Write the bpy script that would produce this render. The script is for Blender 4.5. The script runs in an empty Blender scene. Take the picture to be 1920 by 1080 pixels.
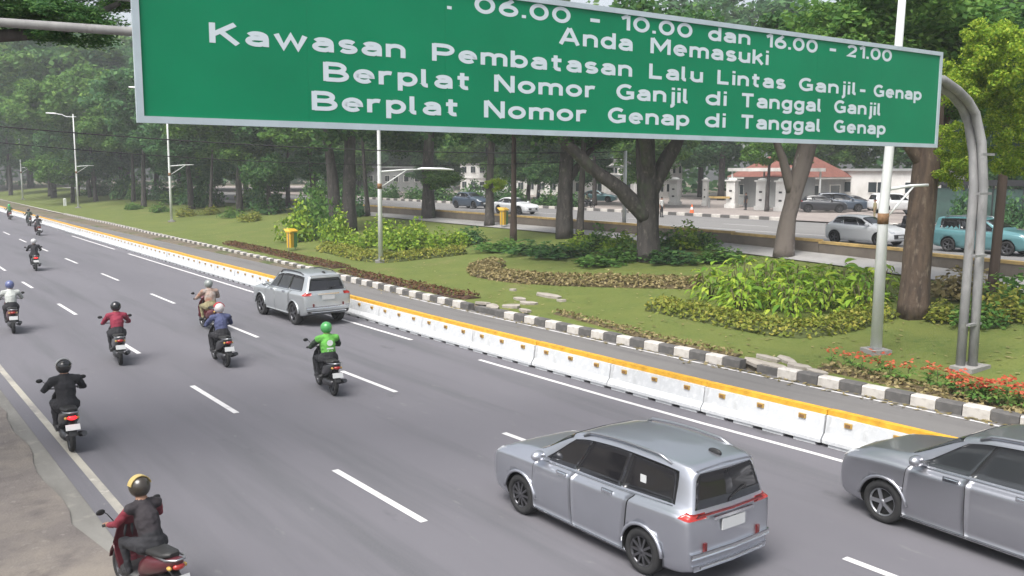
import bpy, bmesh, math, random
import numpy as np
from mathutils import Vector, Matrix, noise
R = math.radians
rnd = random.Random(7)
sc = bpy.context.scene
C = sc.collection

# ------------------------------------------------------------------ camera, sky, sun, exposure
FPX, PITCH, ROLL, YAW, CAMH = 1685.8, 0.12714, 0.002759, 0.64038, 5.3
FW = Vector((math.sin(YAW)*math.cos(PITCH), math.cos(YAW)*math.cos(PITCH), -math.sin(PITCH)))
_r = Vector((math.cos(YAW), -math.sin(YAW), 0)); _u = _r.cross(FW)
RT = _r*math.cos(ROLL) + _u*math.sin(ROLL); UP = -_r*math.sin(ROLL) + _u*math.cos(ROLL)
cd = bpy.data.cameras.new('camera'); cam = bpy.data.objects.new('camera', cd); C.objects.link(cam)
cd.sensor_width = 36; cd.lens = 36*FPX/1920; cd.clip_start = .1; cd.clip_end = 3000
m = Matrix((RT, UP, -FW)).transposed().to_4x4(); m.translation = (0, 0, CAMH)
cam.matrix_world = m
sc.camera = cam

SUN_EL, SUN_AZ = R(60), R(-112)          # azimuth from +Y (along the road) towards +X (the garden)
w = bpy.data.worlds.new('World'); sc.world = w; w.use_nodes = True
nt = w.node_tree; bg = nt.nodes['Background']
sky = nt.nodes.new('ShaderNodeTexSky'); sky.sky_type = 'NISHITA'; sky.sun_disc = False
sky.sun_elevation = SUN_EL; sky.sun_rotation = SUN_AZ
sky.air_density = 1.0; sky.dust_density = 4.0; sky.ozone_density = 1.0
hs = nt.nodes.new('ShaderNodeHueSaturation'); hs.inputs['Saturation'].default_value = .4     # bright overcast: a greyer sky
nt.links.new(sky.outputs[0], hs.inputs['Color']); nt.links.new(hs.outputs[0], bg.inputs[0]); bg.inputs[1].default_value = 0.12
sl = bpy.data.lights.new('sun', 'SUN'); sun = bpy.data.objects.new('sun', sl); C.objects.link(sun)
sl.energy = 2.4; sl.angle = R(36); sl.color = (1, .97, .92)
sd = Vector((math.sin(SUN_AZ)*math.cos(SUN_EL), math.cos(SUN_AZ)*math.cos(SUN_EL), math.sin(SUN_EL)))
sun.rotation_euler = sd.to_track_quat('Z', 'Y').to_euler(); sun.location = (0, 0, 60)
sc.view_settings.view_transform = 'Standard'; sc.view_settings.look = 'None'
sc.view_settings.exposure = 0.96; sc.view_settings.gamma = 1; sc.view_settings.use_curve_mapping = False
sc.render.engine = 'CYCLES'
try:
    sc.cycles.use_denoising = True; sc.cycles.max_bounces = 8; sc.cycles.transparent_max_bounces = 12
except Exception: pass

# ------------------------------------------------------------------ land heights, points on the land
def hz(X, Y=0):
    if X < 19.75: return 0.0
    t = min(max((X-21)/21, 0), 1)
    return .15 + 1.45*t*t*(3-2*t)
def at(u, v, zz=None):
    d = FW + RT*((u-960)/FPX) - UP*((v-540)/FPX)
    z = 0.0 if zz is None else zz
    for _ in range(60):
        s = (CAMH-z)/(-d.z); p = d*s
        if zz is None: z = .7*z + .3*hz(p.x)
    return Vector((p.x, p.y, z))

# ------------------------------------------------------------------ mesh building
class MB:
    def __init__(s): s.v = []; s.f = []; s.m = []; s.mi = 0; s.sm = []
    smooth = False
    def face(s, idx): s.f.append(tuple(idx)); s.m.append(s.mi); s.sm.append(s.smooth)
    def quad(s, a, b, c, d):
        n = len(s.v); s.v += [tuple(a), tuple(b), tuple(c), tuple(d)]; s.face((n, n+1, n+2, n+3))
    def box(s, c, size, rot=None, taper=1.0):
        n = len(s.v); hx, hy, hz_ = size[0]/2, size[1]/2, size[2]/2
        for z in (-1, 1):
            k = taper if z > 0 else 1
            for x, y in ((-1, -1), (1, -1), (1, 1), (-1, 1)):
                p = Vector((x*hx*k, y*hy*k, z*hz_))
                if rot is not None: p = rot @ p
                s.v.append((p.x+c[0], p.y+c[1], p.z+c[2]))
        for q in ((3, 2, 1, 0), (4, 5, 6, 7), (0, 1, 5, 4), (1, 2, 6, 5), (2, 3, 7, 6), (3, 0, 4, 7)):
            s.face([n+i for i in q])
        return s
    def bar(s, a, b, wx, wz):            # a box from a to b
        a, b = Vector(a), Vector(b); d = b-a
        rot = d.to_track_quat('X', 'Z').to_matrix()
        s.box((a+b)/2, (d.length, wx, wz), rot); return s
    def tube(s, pts, rad, n=8, cap=True):
        pts = [Vector(p) for p in pts]
        if not hasattr(rad, '__len__'): rad = [rad]*len(pts)
        o = s.smooth; s.smooth = True; base = len(s.v); ref = None
        for i, p in enumerate(pts):
            t = (pts[min(i+1, len(pts)-1)] - pts[max(i-1, 0)])
            t = t.normalized() if t.length > 1e-9 else Vector((0, 0, 1))
            if ref is None:
                ref = Vector((1, 0, 0)) if abs(t.x) < .9 else Vector((0, 1, 0))
            a = (ref - t*ref.dot(t)).normalized(); ref = a; b = t.cross(a)
            for k in range(n):
                th = 2*math.pi*k/n; q = p + (a*math.cos(th)+b*math.sin(th))*rad[i]
                s.v.append(tuple(q))
        for i in range(len(pts)-1):
            for k in range(n):
                s.face((base+i*n+k, base+i*n+(k+1) % n, base+(i+1)*n+(k+1) % n, base+(i+1)*n+k))
        s.smooth = o
        if cap:
            s.face([base+k for k in range(n)][::-1]); s.face([base+(len(pts)-1)*n+k for k in range(n)])
        return s
    def ball(s, c, r, nu=12, nv=8, rot=None):
        if not hasattr(r, '__len__'): r = (r, r, r)
        o = s.smooth; s.smooth = True; b = len(s.v)
        def P(th, ph):
            p = Vector((r[0]*math.sin(th)*math.cos(ph), r[1]*math.sin(th)*math.sin(ph), r[2]*math.cos(th)))
            if rot is not None: p = rot @ p
            return (p.x+c[0], p.y+c[1], p.z+c[2])
        s.v.append(P(0, 0))
        for i in range(1, nv):
            for k in range(nu): s.v.append(P(math.pi*i/nv, 2*math.pi*k/nu))
        s.v.append(P(math.pi, 0)); e = len(s.v)-1
        for k in range(nu):
            s.face((b, b+1+k, b+1+(k+1) % nu)); l = b+1+(nv-2)*nu
            s.face((e, l+(k+1) % nu, l+k))
        for i in range(nv-2):
            for k in range(nu):
                a0 = b+1+i*nu
                s.face((a0+k, a0+nu+k, a0+nu+(k+1) % nu, a0+(k+1) % nu))
        s.smooth = o; return s
    def lathe(s, prof, n=24, axis='y', c=(0, 0, 0), closed=False):   # prof: (radius, along-axis)
        o = s.smooth; s.smooth = True; b = len(s.v); k_ = len(prof)
        for r, h in prof:
            for k in range(n):
                t = 2*math.pi*k/n; x, z = r*math.cos(t), r*math.sin(t)
                p = (x, h, z) if axis == 'y' else (x, z, h)
                s.v.append((p[0]+c[0], p[1]+c[1], p[2]+c[2]))
        for i in range(k_-1 + (1 if closed else 0)):
            j = (i+1) % k_
            for k in range(n):
                s.face((b+i*n+k, b+j*n+k, b+j*n+(k+1) % n, b+i*n+(k+1) % n))
        s.smooth = o; return s
    def prism(s, poly, axis_a, axis_b):   # poly: list of 3d points, extruded a->b
        n = len(s.v); k = len(poly)
        for off in (axis_a, axis_b):
            for p in poly: s.v.append((p[0]+off[0], p[1]+off[1], p[2]+off[2]))
        s.face([n+i for i in range(k)][::-1]); s.face([n+k+i for i in range(k)])
        for i in range(k): s.face((n+i, n+(i+1) % k, n+k+(i+1) % k, n+k+i))
        return s
    def loft(s, rings, cap=True, sm=True):
        o = s.smooth; s.smooth = sm; b = len(s.v); n = len(rings[0])
        for r in rings: s.v += [tuple(p) for p in r]
        for i in range(len(rings)-1):
            for k in range(n): s.face((b+i*n+k, b+i*n+(k+1) % n, b+(i+1)*n+(k+1) % n, b+(i+1)*n+k))
        s.smooth = o
        if cap:
            s.face([b+k for k in range(n)][::-1]); s.face([b+(len(rings)-1)*n+k for k in range(n)])
        return s
    def mesh(s, name, mats):
        me = bpy.data.meshes.new(name); me.from_pydata(s.v, [], s.f)
        me.polygons.foreach_set('use_smooth', s.sm); me.polygons.foreach_set('material_index', s.m)
        for x in (mats if isinstance(mats, (list, tuple)) else [mats]): me.materials.append(x)
        me.update(); return me
    def build(s, name, mats, parent=None, loc=(0, 0, 0), rot=(0, 0, 0)):
        return link(name, s.mesh(name, mats), parent, loc, rot)
def link(name, me, parent=None, loc=(0, 0, 0), rot=(0, 0, 0)):
    o = bpy.data.objects.new(name, me); C.objects.link(o); o.location = loc; o.rotation_euler = rot
    if parent is not None: o.parent = parent
    return o
def fixn(o):
    bm = bmesh.new(); bm.from_mesh(o.data); bmesh.ops.recalc_face_normals(bm, faces=bm.faces)
    if bm.calc_volume(signed=True) < 0: bmesh.ops.reverse_faces(bm, faces=bm.faces)
    bm.to_mesh(o.data); bm.free(); return o
def tag(o, label=None, cat=None, group=None, kind=None):
    if label: o['label'] = label
    if cat: o['category'] = cat
    if group: o['group'] = group
    if kind: o['kind'] = kind
    return o
def empty(name, label, cat, loc, rz=0, group=None):
    o = bpy.data.objects.new(name, None); C.objects.link(o); o.location = loc; o.rotation_euler = (0, 0, rz)
    o.empty_display_size = .2
    return tag(o, label, cat, group)
KIDS = {}
def copy_tree(o, loc, rz=0, label=None, scale=None):
    ch = {}
    for x in C.objects:
        if x.parent: ch.setdefault(x.parent, []).append(x)
    def rec(a, par):
        c = a.copy(); C.objects.link(c)
        if par is not None: c.parent = par
        for k in ch.get(a, []): rec(k, c)
        return c
    r = rec(o, None); r.location = loc; r.rotation_euler = (0, 0, rz)
    if label: r['label'] = label
    if scale: r.scale = scale if hasattr(scale, '__len__') else (scale,)*3
    return r

# ------------------------------------------------------------------ materials
def mat(name, col, rough=.7, metal=0., var=0., scale=4., bump=0., bscale=30., col2=None, spec=.5, coat=0., stretch=None, detail=4., emit=None):
    m = bpy.data.materials.new(name); m.use_nodes = True; t = m.node_tree; p = t.nodes['Principled BSDF']
    p.inputs['Base Color'].default_value = (*col, 1); p.inputs['Roughness'].default_value = rough
    p.inputs['Metallic'].default_value = metal; p.inputs['Specular IOR Level'].default_value = spec
    if coat: p.inputs['Coat Weight'].default_value = coat; p.inputs['Coat Roughness'].default_value = .06
    if emit: p.inputs['Emission Color'].default_value = (*emit[0], 1); p.inputs['Emission Strength'].default_value = emit[1]
    if var or bump or col2:
        tc = t.nodes.new('ShaderNodeTexCoord'); src = tc.outputs['Object']
        if stretch:
            mp = t.nodes.new('ShaderNodeMapping'); mp.inputs['Scale'].default_value = stretch
            t.links.new(src, mp.inputs[0]); src = mp.outputs[0]
        if var or col2:
            n = t.nodes.new('ShaderNodeTexNoise'); n.inputs['Scale'].default_value = scale; n.inputs['Detail'].default_value = detail
            n.inputs['Roughness'].default_value = .6
            t.links.new(src, n.inputs['Vector'])
            r = t.nodes.new('ShaderNodeValToRGB'); r.color_ramp.elements[0].position = .32; r.color_ramp.elements[1].position = .68
            c2 = col2 or tuple(min(1, c*(1+var)) for c in col); c1 = col if col2 else tuple(c*(1-var) for c in col)
            r.color_ramp.elements[0].color = (*c1, 1); r.color_ramp.elements[1].color = (*c2, 1)
            t.links.new(n.outputs[0], r.inputs[0]); t.links.new(r.outputs[0], p.inputs['Base Color'])
        if bump:
            n2 = t.nodes.new('ShaderNodeTexNoise'); n2.inputs['Scale'].default_value = bscale; n2.inputs['Detail'].default_value = 5
            t.links.new(src, n2.inputs['Vector'])
            b = t.nodes.new('ShaderNodeBump'); b.inputs['Strength'].default_value = bump; b.inputs['Distance'].default_value = .03
            t.links.new(n2.outputs[0], b.inputs['Height']); t.links.new(b.outputs[0], p.inputs['Normal'])
    return m
def layered(name, base, layers, rough=.85, bump=.15, bscale=60., spec=.3):
    """base colour plus noise layers (colour, scale, low, high, stretch) mixed on top"""
    m = bpy.data.materials.new(name); m.use_nodes = True; t = m.node_tree; p = t.nodes['Principled BSDF']
    p.inputs['Roughness'].default_value = rough; p.inputs['Specular IOR Level'].default_value = spec
    tc = t.nodes.new('ShaderNodeTexCoord'); src = tc.outputs['Object']; prev = None
    for col, s, lo, hi, st in layers:
        mp = t.nodes.new('ShaderNodeMapping'); mp.inputs['Scale'].default_value = st; t.links.new(src, mp.inputs[0])
        n = t.nodes.new('ShaderNodeTexNoise'); n.inputs['Scale'].default_value = s; n.inputs['Detail'].default_value = 5
        n.inputs['Roughness'].default_value = .62; t.links.new(mp.outputs[0], n.inputs['Vector'])
        mr = t.nodes.new('ShaderNodeMapRange'); mr.inputs[1].default_value = lo; mr.inputs[2].default_value = hi
        t.links.new(n.outputs[0], mr.inputs[0])
        mx = t.nodes.new('ShaderNodeMixRGB'); t.links.new(mr.outputs[0], mx.inputs[0])
        if prev is None: mx.inputs[1].default_value = (*base, 1)
        else: t.links.new(prev, mx.inputs[1])
        mx.inputs[2].default_value = (*col, 1); prev = mx.outputs[0]
    t.links.new(prev, p.inputs['Base Color'])
    n2 = t.nodes.new('ShaderNodeTexNoise'); n2.inputs['Scale'].default_value = bscale; n2.inputs['Detail'].default_value = 4
    t.links.new(src, n2.inputs['Vector'])
    b = t.nodes.new('ShaderNodeBump'); b.inputs['Strength'].default_value = bump; b.inputs['Distance'].default_value = .02
    t.links.new(n2.outputs[0], b.inputs['Height']); t.links.new(b.outputs[0], p.inputs['Normal'])
    return m
def leafmat(name, c1, c2, c3=None, trans=.3, rough=.55, spec=.15):
    m = bpy.data.materials.new(name); m.use_nodes = True; t = m.node_tree; p = t.nodes['Principled BSDF']
    out = t.nodes['Material Output']; g = t.nodes.new('ShaderNodeNewGeometry')
    r = t.nodes.new('ShaderNodeValToRGB'); r.color_ramp.elements[0].color = (*c1, 1); r.color_ramp.elements[1].color = (*(c3 or c2), 1)
    if c3: e = r.color_ramp.elements.new(.6); e.color = (*c2, 1)
    t.links.new(g.outputs['Random Per Island'], r.inputs[0]); t.links.new(r.outputs[0], p.inputs['Base Color'])
    p.inputs['Roughness'].default_value = rough; p.inputs['Specular IOR Level'].default_value = spec
    tr = t.nodes.new('ShaderNodeBsdfTranslucent'); t.links.new(r.outputs[0], tr.inputs[0])
    mx = t.nodes.new('ShaderNodeMixShader'); mx.inputs[0].default_value = trans
    t.links.new(p.outputs[0], mx.inputs[1]); t.links.new(tr.outputs[0], mx.inputs[2]); t.links.new(mx.outputs[0], out.inputs[0])
    return m
M = dict(
    asphalt=layered('asphalt', (.119, .115, .131), [((.146, .141, .158), .25, .35, .7, (1, .12, 1)), ((.088, .09, .098), .9, .5, .72, (1, .06, 1)), ((.13, .13, .138), 40, .45, .75, (1, 1, 1)), ((.075, .076, .08), .55, .66, .74, (1, .5, 1)), ((.16, .16, .165), 5, .64, .74, (1, .3, 1))], rough=.8, bump=.25, bscale=120),
    buslane=layered('bus_lane_asphalt', (.135, .13, .128), [((.17, .165, .16), .3, .35, .7, (1, .1, 1)), ((.11, .105, .105), 1.2, .5, .7, (1, .07, 1))], rough=.85, bump=.25, bscale=120),
    farroad=layered('far_road_asphalt', (.17, .165, .165), [((.21, .205, .2), .2, .35, .7, (1, .2, 1))]),
    white_paint=layered('white_road_paint', (.58, .57, .57), [((.40, .39, .39), 3, .55, .75, (1, 1, 1)), ((.3, .29, .29), 14, .62, .72, (1, 1, 1))], rough=.7),
    old_paint=layered('worn_edge_paint', (.36, .34, .29), [((.22, .21, .20), 1.2, .45, .65, (1, .4, 1)), ((.44, .42, .37), 4, .55, .75, (1, 1, 1))]),
    gutter=layered('gutter_concrete', (.2, .195, .18), [((.13, .125, .115), 1.0, .4, .7, (1, .3, 1)), ((.26, .25, .22), 2.5, .55, .8, (1, 1, 1))]),
    dirt=layered('dirt_pavement', (.135, .12, .112), [((.19, .168, .145), .45, .45, .62, (1, 1, 1)), ((.095, .083, .08), 1.6, .5, .75, (1, 1, 1)), ((.22, .2, .18), 9, .6, .75, (1, 1, 1))], bump=.5, bscale=25),
    soil=layered('bare_soil', (.12, .10, .075), [((.17, .14, .1), .8, .4, .7, (1, 1, 1)), ((.07, .09, .03), .25, .5, .65, (1, 1, 1))], bump=.5),
    lawn=layered('lawn', (.092, .122, .024), [((.13, .15, .034), .35, .42, .66, (1, 1, 1)), ((.066, .106, .022), .8, .5, .75, (1, 1, 1)), ((.165, .14, .055), .3, .58, .74, (1, 1, 1)), ((.12, .145, .034), 5, .4, .7, (1, 1, 1)), ((.06, .09, .02), 18, .55, .75, (1, 1, 1)), ((.17, .13, .07), 1.7, .66, .76, (1, 1, 1))], rough=.9, bump=1., bscale=22),
    paving=layered('forecourt_paving', (.27, .235, .22), [((.33, .29, .27), .3, .4, .7, (1, 1, 1)), ((.2, .18, .17), 1.5, .5, .8, (1, 1, 1))]),
    path=layered('pale_path', (.36, .35, .34), [((.26, .25, .24), .7, .4, .7, (1, 1, 1))]),
    barrier=layered('white_barrier_paint', (.53, .545, .56), [((.50, .515, .52), 1.4, .45, .7, (1, 1, .5)), ((.30, .30, .29), 2.3, .58, .8, (2, 2, .4)), ((.64, .65, .66), 7, .5, .7, (1, 1, 1))], rough=.7, bump=.15, bscale=25),
    yellow=mat('yellow_paint', (.62, .33, .03), .5, var=.22, scale=5),
    reflector=mat('amber_reflector', (.42, .26, .06), .4),
    dark=mat('black_rubber_plastic', (.012, .012, .013), .6),
    kerb_w=layered('white_kerb_paint', (.50, .475, .44), [((.27, .245, .22), 3, .46, .72, (1, 1, 1)), ((.14, .13, .12), 6, .64, .74, (1, 1, 1))], bump=.3, bscale=20),
    kerb_k=layered('black_kerb_paint', (.095, .092, .09), [((.17, .16, .15), 3, .45, .75, (1, 1, 1))], bump=.3, bscale=20),
    concrete=layered('concrete', (.27, .26, .25), [((.19, .185, .175), 1.5, .42, .7, (1, 1, 1)), ((.33, .32, .3), 6, .5, .75, (1, 1, 1))], bump=.25),
    slab=layered('broken_concrete', (.36, .33, .29), [((.24, .21, .18), 2.5, .42, .7, (1, 1, 1))], bump=.4, bscale=14),
    sign=mat('green_sign_sheeting', (.003, .195, .088), .5, var=.09, scale=.45, spec=.2),
    signw=mat('white_sign_lettering', (.56, .63, .67), .5),
    signframe=mat('sign_edge', (.40, .47, .51), .5, var=.08, scale=2),
    galv=layered('galvanised_steel', (.20, .20, .20), [((.30, .30, .295), 3, .42, .7, (1, 1, .3)), ((.13, .12, .11), 5, .6, .8, (1, 1, .4))], rough=.6, bump=.05),
    polew=mat('white_pole_paint', (.66, .68, .67), .45, var=.1, scale=3, stretch=(1, 1, .3)),
    lampw=mat('lamp_housing', (.75, .76, .76), .35),
    band=mat('rusty_band', (.2, .11, .05), .8, var=.3, scale=12),
    bark=layered('grey_bark', (0.084, 0.074, 0.070), [((0.045, 0.041, 0.039), 5.0, .4, .65, (1, 1, .25)), ((0.168, 0.147, 0.133), 5.5, .56, .72, (1, 1, .5)), ((0.070, 0.091, 0.049), 1.1, .55, .7, (1, 1, .5))], bump=1., bscale=7),
    bark2=layered('brown_bark', (.115, .082, .06), [((.055, .04, .033), 5.0, .4, .65, (1, 1, .2)), ((.19, .15, .115), 6, .55, .72, (1, 1, .4)), ((.07, .08, .04), 1.0, .58, .7, (1, 1, .4))], bump=1., bscale=7),
    bark3=layered('mottled_bark', (0.140, 0.119, 0.105), [((0.420, 0.392, 0.364), 1.1, .6, .66, (1, 1, .5)), ((0.077, 0.063, 0.056), 2.4, .5, .7, (1, 1, .4))], bump=.9, bscale=9),
    timber=layered('dark_post', (.06, .042, .034), [((.1, .075, .06), 2, .45, .7, (1, 1, .1))], bump=.4),
    paint_silver=mat('silver_paint', (.48, .495, .54), .36, metal=.88, coat=.6, var=.02, scale=2),
    paint_silver2=mat('grey_silver_paint', (.42, .425, .455), .34, metal=.9, coat=.6, var=.02, scale=2),
    paint_suv=mat('pale_silver_paint', (.45, .475, .485), .34, metal=.6, coat=.6, var=.02, scale=2),
    paint_white=mat('white_car_paint', (.72, .73, .74), .3, coat=.6),
    paint_black=mat('black_car_paint', (.02, .022, .028), .3, coat=.7),
    paint_teal=mat('teal_car_paint', (.10, .235, .255), .3, coat=.6, metal=.2),
    paint_blue=mat('blue_grey_car_paint', (.05, .07, .1), .3, coat=.6),
    glass=mat('tinted_glass', (.012, .012, .014), .06, spec=.5, coat=.3),
    glass2=mat('clear_dark_glass', (.03, .033, .036), .05, spec=.6),
    chrome=mat('chrome', (.72, .74, .76), .18, metal=1.),
    tail=mat('tail_light_red', (.33, .018, .012), .2, coat=.6), tail_d=mat('dark_red_lens', (.12, .008, .008), .2, coat=.6),
    tail_on=mat('lit_tail_light', (.6, .01, .01), .3, emit=((1, .02, .03), 1.2)),
    lens=mat('clear_lens', (.6, .62, .65), .12, coat=.5),
    plate=mat('number_plate', (.52, .53, .53), .5),
    yplate=mat('yellow_plate', (.7, .5, .05), .4),
    tyre=mat('tyre_rubber', (.018, .018, .019), .85, var=.2, scale=8),
    alloy=mat('alloy_rim', (.42, .43, .45), .3, metal=.9),
    alloy_d=mat('dark_alloy_rim', (.13, .13, .14), .35, metal=.8),
    well=mat('wheel_well', (.008, .008, .008), .9),
    plastic=mat('grey_black_plastic', (.03, .03, .032), .55),
    seat=mat('black_seat_vinyl', (.018, .018, .018), .55, bump=.1),
    metal_d=mat('dark_metal', (.08, .08, .085), .4, metal=.8),
    skin=mat('skin', (.30, .16, .10), .55),
    hair=mat('black_hair', (.012, .01, .009), .6),
    roof_red=layered('red_roof_tiles', (.22, .095, .075), [((.16, .07, .06), 2, .4, .7, (1, 1, 1))]),
    wall_w=layered('white_render', (.68, .67, .65), [((.48, .47, .44), .5, .45, .7, (1, 1, .4))]),
    wall_g=layered('grey_render', (.30, .31, .31), [((.22, .23, .23), .5, .45, .7, (1, 1, .4))]),
    wall_c=layered('cream_render', (.46, .41, .33), [((.36, .32, .26), .5, .45, .7, (1, 1, .4))]),
    win=mat('window_glass', (.03, .04, .045), .1, spec=.6),
    fence=mat('green_fence', (.045, .085, .075), .5, var=.3, scale=1.2),
    fmed=layered('median_wall', (.14, .12, .10), [((.20, .17, .14), 1.0, .4, .7, (1, 1, .5)), ((.09, .08, .07), 2, .55, .75, (1, 1, .4))]),
    fmedtop=mat('dull_yellow_coping', (.42, .29, .11), .7, var=.3, scale=2),
    bin_y=mat('yellow_bin', (.6, .36, .03), .5), bin_g=mat('green_bin', (.06, .2, .07), .5),
    cone=mat('orange_cone', (.7, .13, .03), .5),
    cable=mat('black_cable', (.012, .012, .012), .7),
    stem=mat('plant_stem', (.09, .085, .03), .8),
    lf_dark=leafmat('dark_leaves', (0.033, 0.095, 0.032), (0.063, 0.154, 0.046), (0.126, 0.238, 0.058), trans=.4),
    lf_mid=leafmat('mid_green_leaves', (0.053, 0.137, 0.031), (0.102, 0.214, 0.046), (0.185, 0.310, 0.064), trans=.4),
    lf_yel=leafmat('yellow_green_leaves', (.14, .25, .022), (.26, .4, .04), (.5, .56, .07), trans=.4),
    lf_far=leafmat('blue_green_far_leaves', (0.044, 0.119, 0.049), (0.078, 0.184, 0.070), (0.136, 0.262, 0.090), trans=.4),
    lf_shrub=leafmat('bright_shrub_leaves', (.11, .21, .024), (.22, .35, .034), (.42, .5, .06), trans=.35, rough=.45, spec=.2),
    lf_hedge=leafmat('yellow_hedge_leaves', (.13, .17, .028), (.22, .25, .04), (.36, .33, .07)),
    lf_beige=leafmat('dry_beige_leaves', (.14, .12, .05), (.27, .22, .1), (.4, .33, .17)),
    lf_red=leafmat('red_brown_leaves', (.09, .05, .025), (.17, .075, .045), (.10, .13, .03)),
    lf_flower=leafmat('red_blossom', (.36, .06, .03), (.48, .08, .04), (.55, .16, .09)),
    lf_grass=leafmat('grass_blades', (.15, .19, .045), (.19, .22, .06), (.25, .24, .09), trans=.6),
)
def cloth(name, c, var=.12): return mat(name, c, .85, var=var, scale=9, bump=.25, bscale=14)

# ------------------------------------------------------------------ setting: ground, road, lanes, lawn
def sheet(name, pts_l, pts_r, z, m, kind='structure', nx=1):
    b = MB(); n = len(b.v)
    for (a, c) in zip(pts_l, pts_r):
        for i in range(nx+1):
            t = i/nx; x = a[0]+(c[0]-a[0])*t; y = a[1]+(c[1]-a[1])*t
            b.v.append((x, y, z(x, y) if callable(z) else z))
    for j in range(len(pts_l)-1):
        for i in range(nx):
            k = j*(nx+1)+i; b.face((k, k+1, k+nx+2, k+nx+1))
    o = b.build(name, m); o['kind'] = kind; return o
# smooth curve of the road's edges (lateral position against distance)
def interp(tab, y):
    if y <= tab[0][0]: return tab[0][1]
    for (a, b), (c, d) in zip(tab, tab[1:]):
        if y <= c: return b+(d-b)*(y-a)/(c-a)
    (a, b), (c, d) = tab[-2], tab[-1]
    return d+(d-b)/(c-a)*(y-c)
KERB = [(-10, 19.75), (9, 19.6), (13.5, 19.42), (20, 19.28), (27, 19.3), (32.5, 19.42), (38, 19.62), (46.6, 20.0), (63, 20.5), (80, 20.9), (96, 21.5), (106, 21.6), (130, 22.0), (190, 23.7), (240, 25.4)]
WALL = [(-10, 15.3), (9, 15.12), (14.3, 14.95), (20, 14.9), (25, 14.9), (30, 14.95), (39, 15.05), (47, 15.15), (59, 15.35), (70, 15.55), (95, 16.1), (132, 16.9), (190, 18.6), (240, 20.3)]
LINE = [(-10, 14.8), (9.2, 14.62), (13.7, 14.4), (20.8, 14.34), (29, 14.34), (39, 14.5), (60, 14.85), (95, 15.6), (132, 16.4), (190, 18.1), (240, 19.8)]
LB = [(-10, 10.95), (6.8, 10.85), (14.5, 10.6), (21, 10.5), (30, 10.55), (40, 10.65), (50, 10.76), (60, 10.9), (76, 11.1), (110, 11.9), (190, 14.3)]
LA = [(-10, 6.9), (11.4, 6.82), (19, 6.72), (27, 6.74), (36, 6.78), (49, 6.82), (80, 7.2), (190, 10)]
EDGE = [(-10, 3.22), (14, 3.2), (27, 3.16), (60, 3.3), (110, 3.9), (190, 6)]
ys = [-12, -6, 0, 4] + [6+3*i for i in range(80)]
gx = [-260, -120, -60, 0, 10, 19.7] + [19.8+.8*i for i in range(30)] + [46, 60, 100, 200, 330]
b = MB(); gy = [-120, -60, -20] + [-10+10*i for i in range(27)] + [330, 420]
for y in gy:
    for x in gx: b.v.append((x, y, (hz(x) if x > 19.75 else 0) - .06))
for j in range(len(gy)-1):
    for i in range(len(gx)-1):
        k = j*len(gx)+i; b.face((k, k+1, k+len(gx)+1, k+len(gx)))
g = b.build('ground', M['soil']); g['kind'] = 'structure'
sheet('road', [(interp(EDGE, y)-.35, y) for y in ys], [(interp(WALL, y)+.3, y) for y in ys], 0.0, M['asphalt'])
sheet('bus_lane', [(interp(WALL, y)+.305, y) for y in ys], [(interp(KERB, y)+.1, y) for y in ys], 0.0, M['buslane'])
sheet('gutter', [(interp(EDGE, y)-1.0, y) for y in ys], [(interp(EDGE, y)-.355, y) for y in ys], .004, M['gutter'])
PV = [(-12, -.5), (8, -.45), (12, -.5), (14.5, -.68), (16, -.72), (20.6, -.62), (24, -.62), (40, -.7), (240, -.7)]
pys = [-12+.6*i for i in range(150)]+[80+6*i for i in range(26)]
sheet('pavement', [(-14, y) for y in pys], [(interp(EDGE, y)+interp(PV, y)-.06*math.sin(y*1.9)-.06*noise.noise((0, y*1.7, 0)), y) for y in pys], .03, M['dirt'])
# lawn follows the rise of the garden
FB = [(-10, 33.2), (9, 35.1), (16, 36.2), (22.4, 37.6), (30, 38.6), (36, 39.3), (45, 39.6), (58, 39.9), (76, 40.4), (120, 41.5), (240, 45)]
lys = [-12+3*i for i in range(84)]
sheet('lawn', [(interp(KERB, y)+.36, y) for y in lys], [(interp(FB, y)-2.4, y) for y in lys], lambda x, y: hz(x)+.02*noise.noise((x*.5, y*.5, 0)), M['lawn'], nx=26)
sheet('garden_path', [(interp(FB, y)-2.5, y) for y in lys], [(interp(FB, y)-.2, y) for y in lys], lambda x, y: hz(x)+.06, M['path'], nx=3)
sheet('far_road', [(interp(FB, y)+.35, y) for y in lys], [(59.5, y) for y in lys], lambda x, y: hz(x)+.02, M['farroad'], nx=6)
sheet('forecourt', [(59.55, y) for y in lys], [(130, y) for y in lys], 1.60+.12, M['paving'])
# painted lines
def strip(name, tab, y0, y1, wd, m, dx=0, z=.004, n=None):
    n = n or max(1, int((y1-y0)/2.5)); yy = [y0+(y1-y0)*i/n for i in range(n+1)]
    return sheet(name, [(interp(tab, y)+dx-wd/2, y) for y in yy], [(interp(tab, y)+dx+wd/2, y) for y in yy], z, m)
for a_, b_ in [(3.0, 6.0), (11.38, 14.41), (19.24, 22.41), (27.4, 30.5), (36.4, 39.84), (46, 48.9), (55, 58.5), (64.5, 68), (74, 78), (84, 88), (95, 99), (106, 110)]:
    strip('lane_dash', LA, a_, b_, .13, M['white_paint'])
for a_, b_ in [(3.7, 6.8), (11.4, 14.49), (18.85, 21.75), (27.9, 30.9), (37.22, 40.84), (46.8, 50.57), (57, 60.83), (67, 71), (76.5, 80.5), (86.5, 91), (97, 101.5), (108, 113), (120, 125)]:
    strip('lane_dash', LB, a_, b_, .13, M['white_paint'])
strip('barrier_line', LINE, -4, 20.8, .13, M['white_paint']); strip('barrier_line', LINE, 24.6, 62, .13, M['white_paint'])
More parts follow.
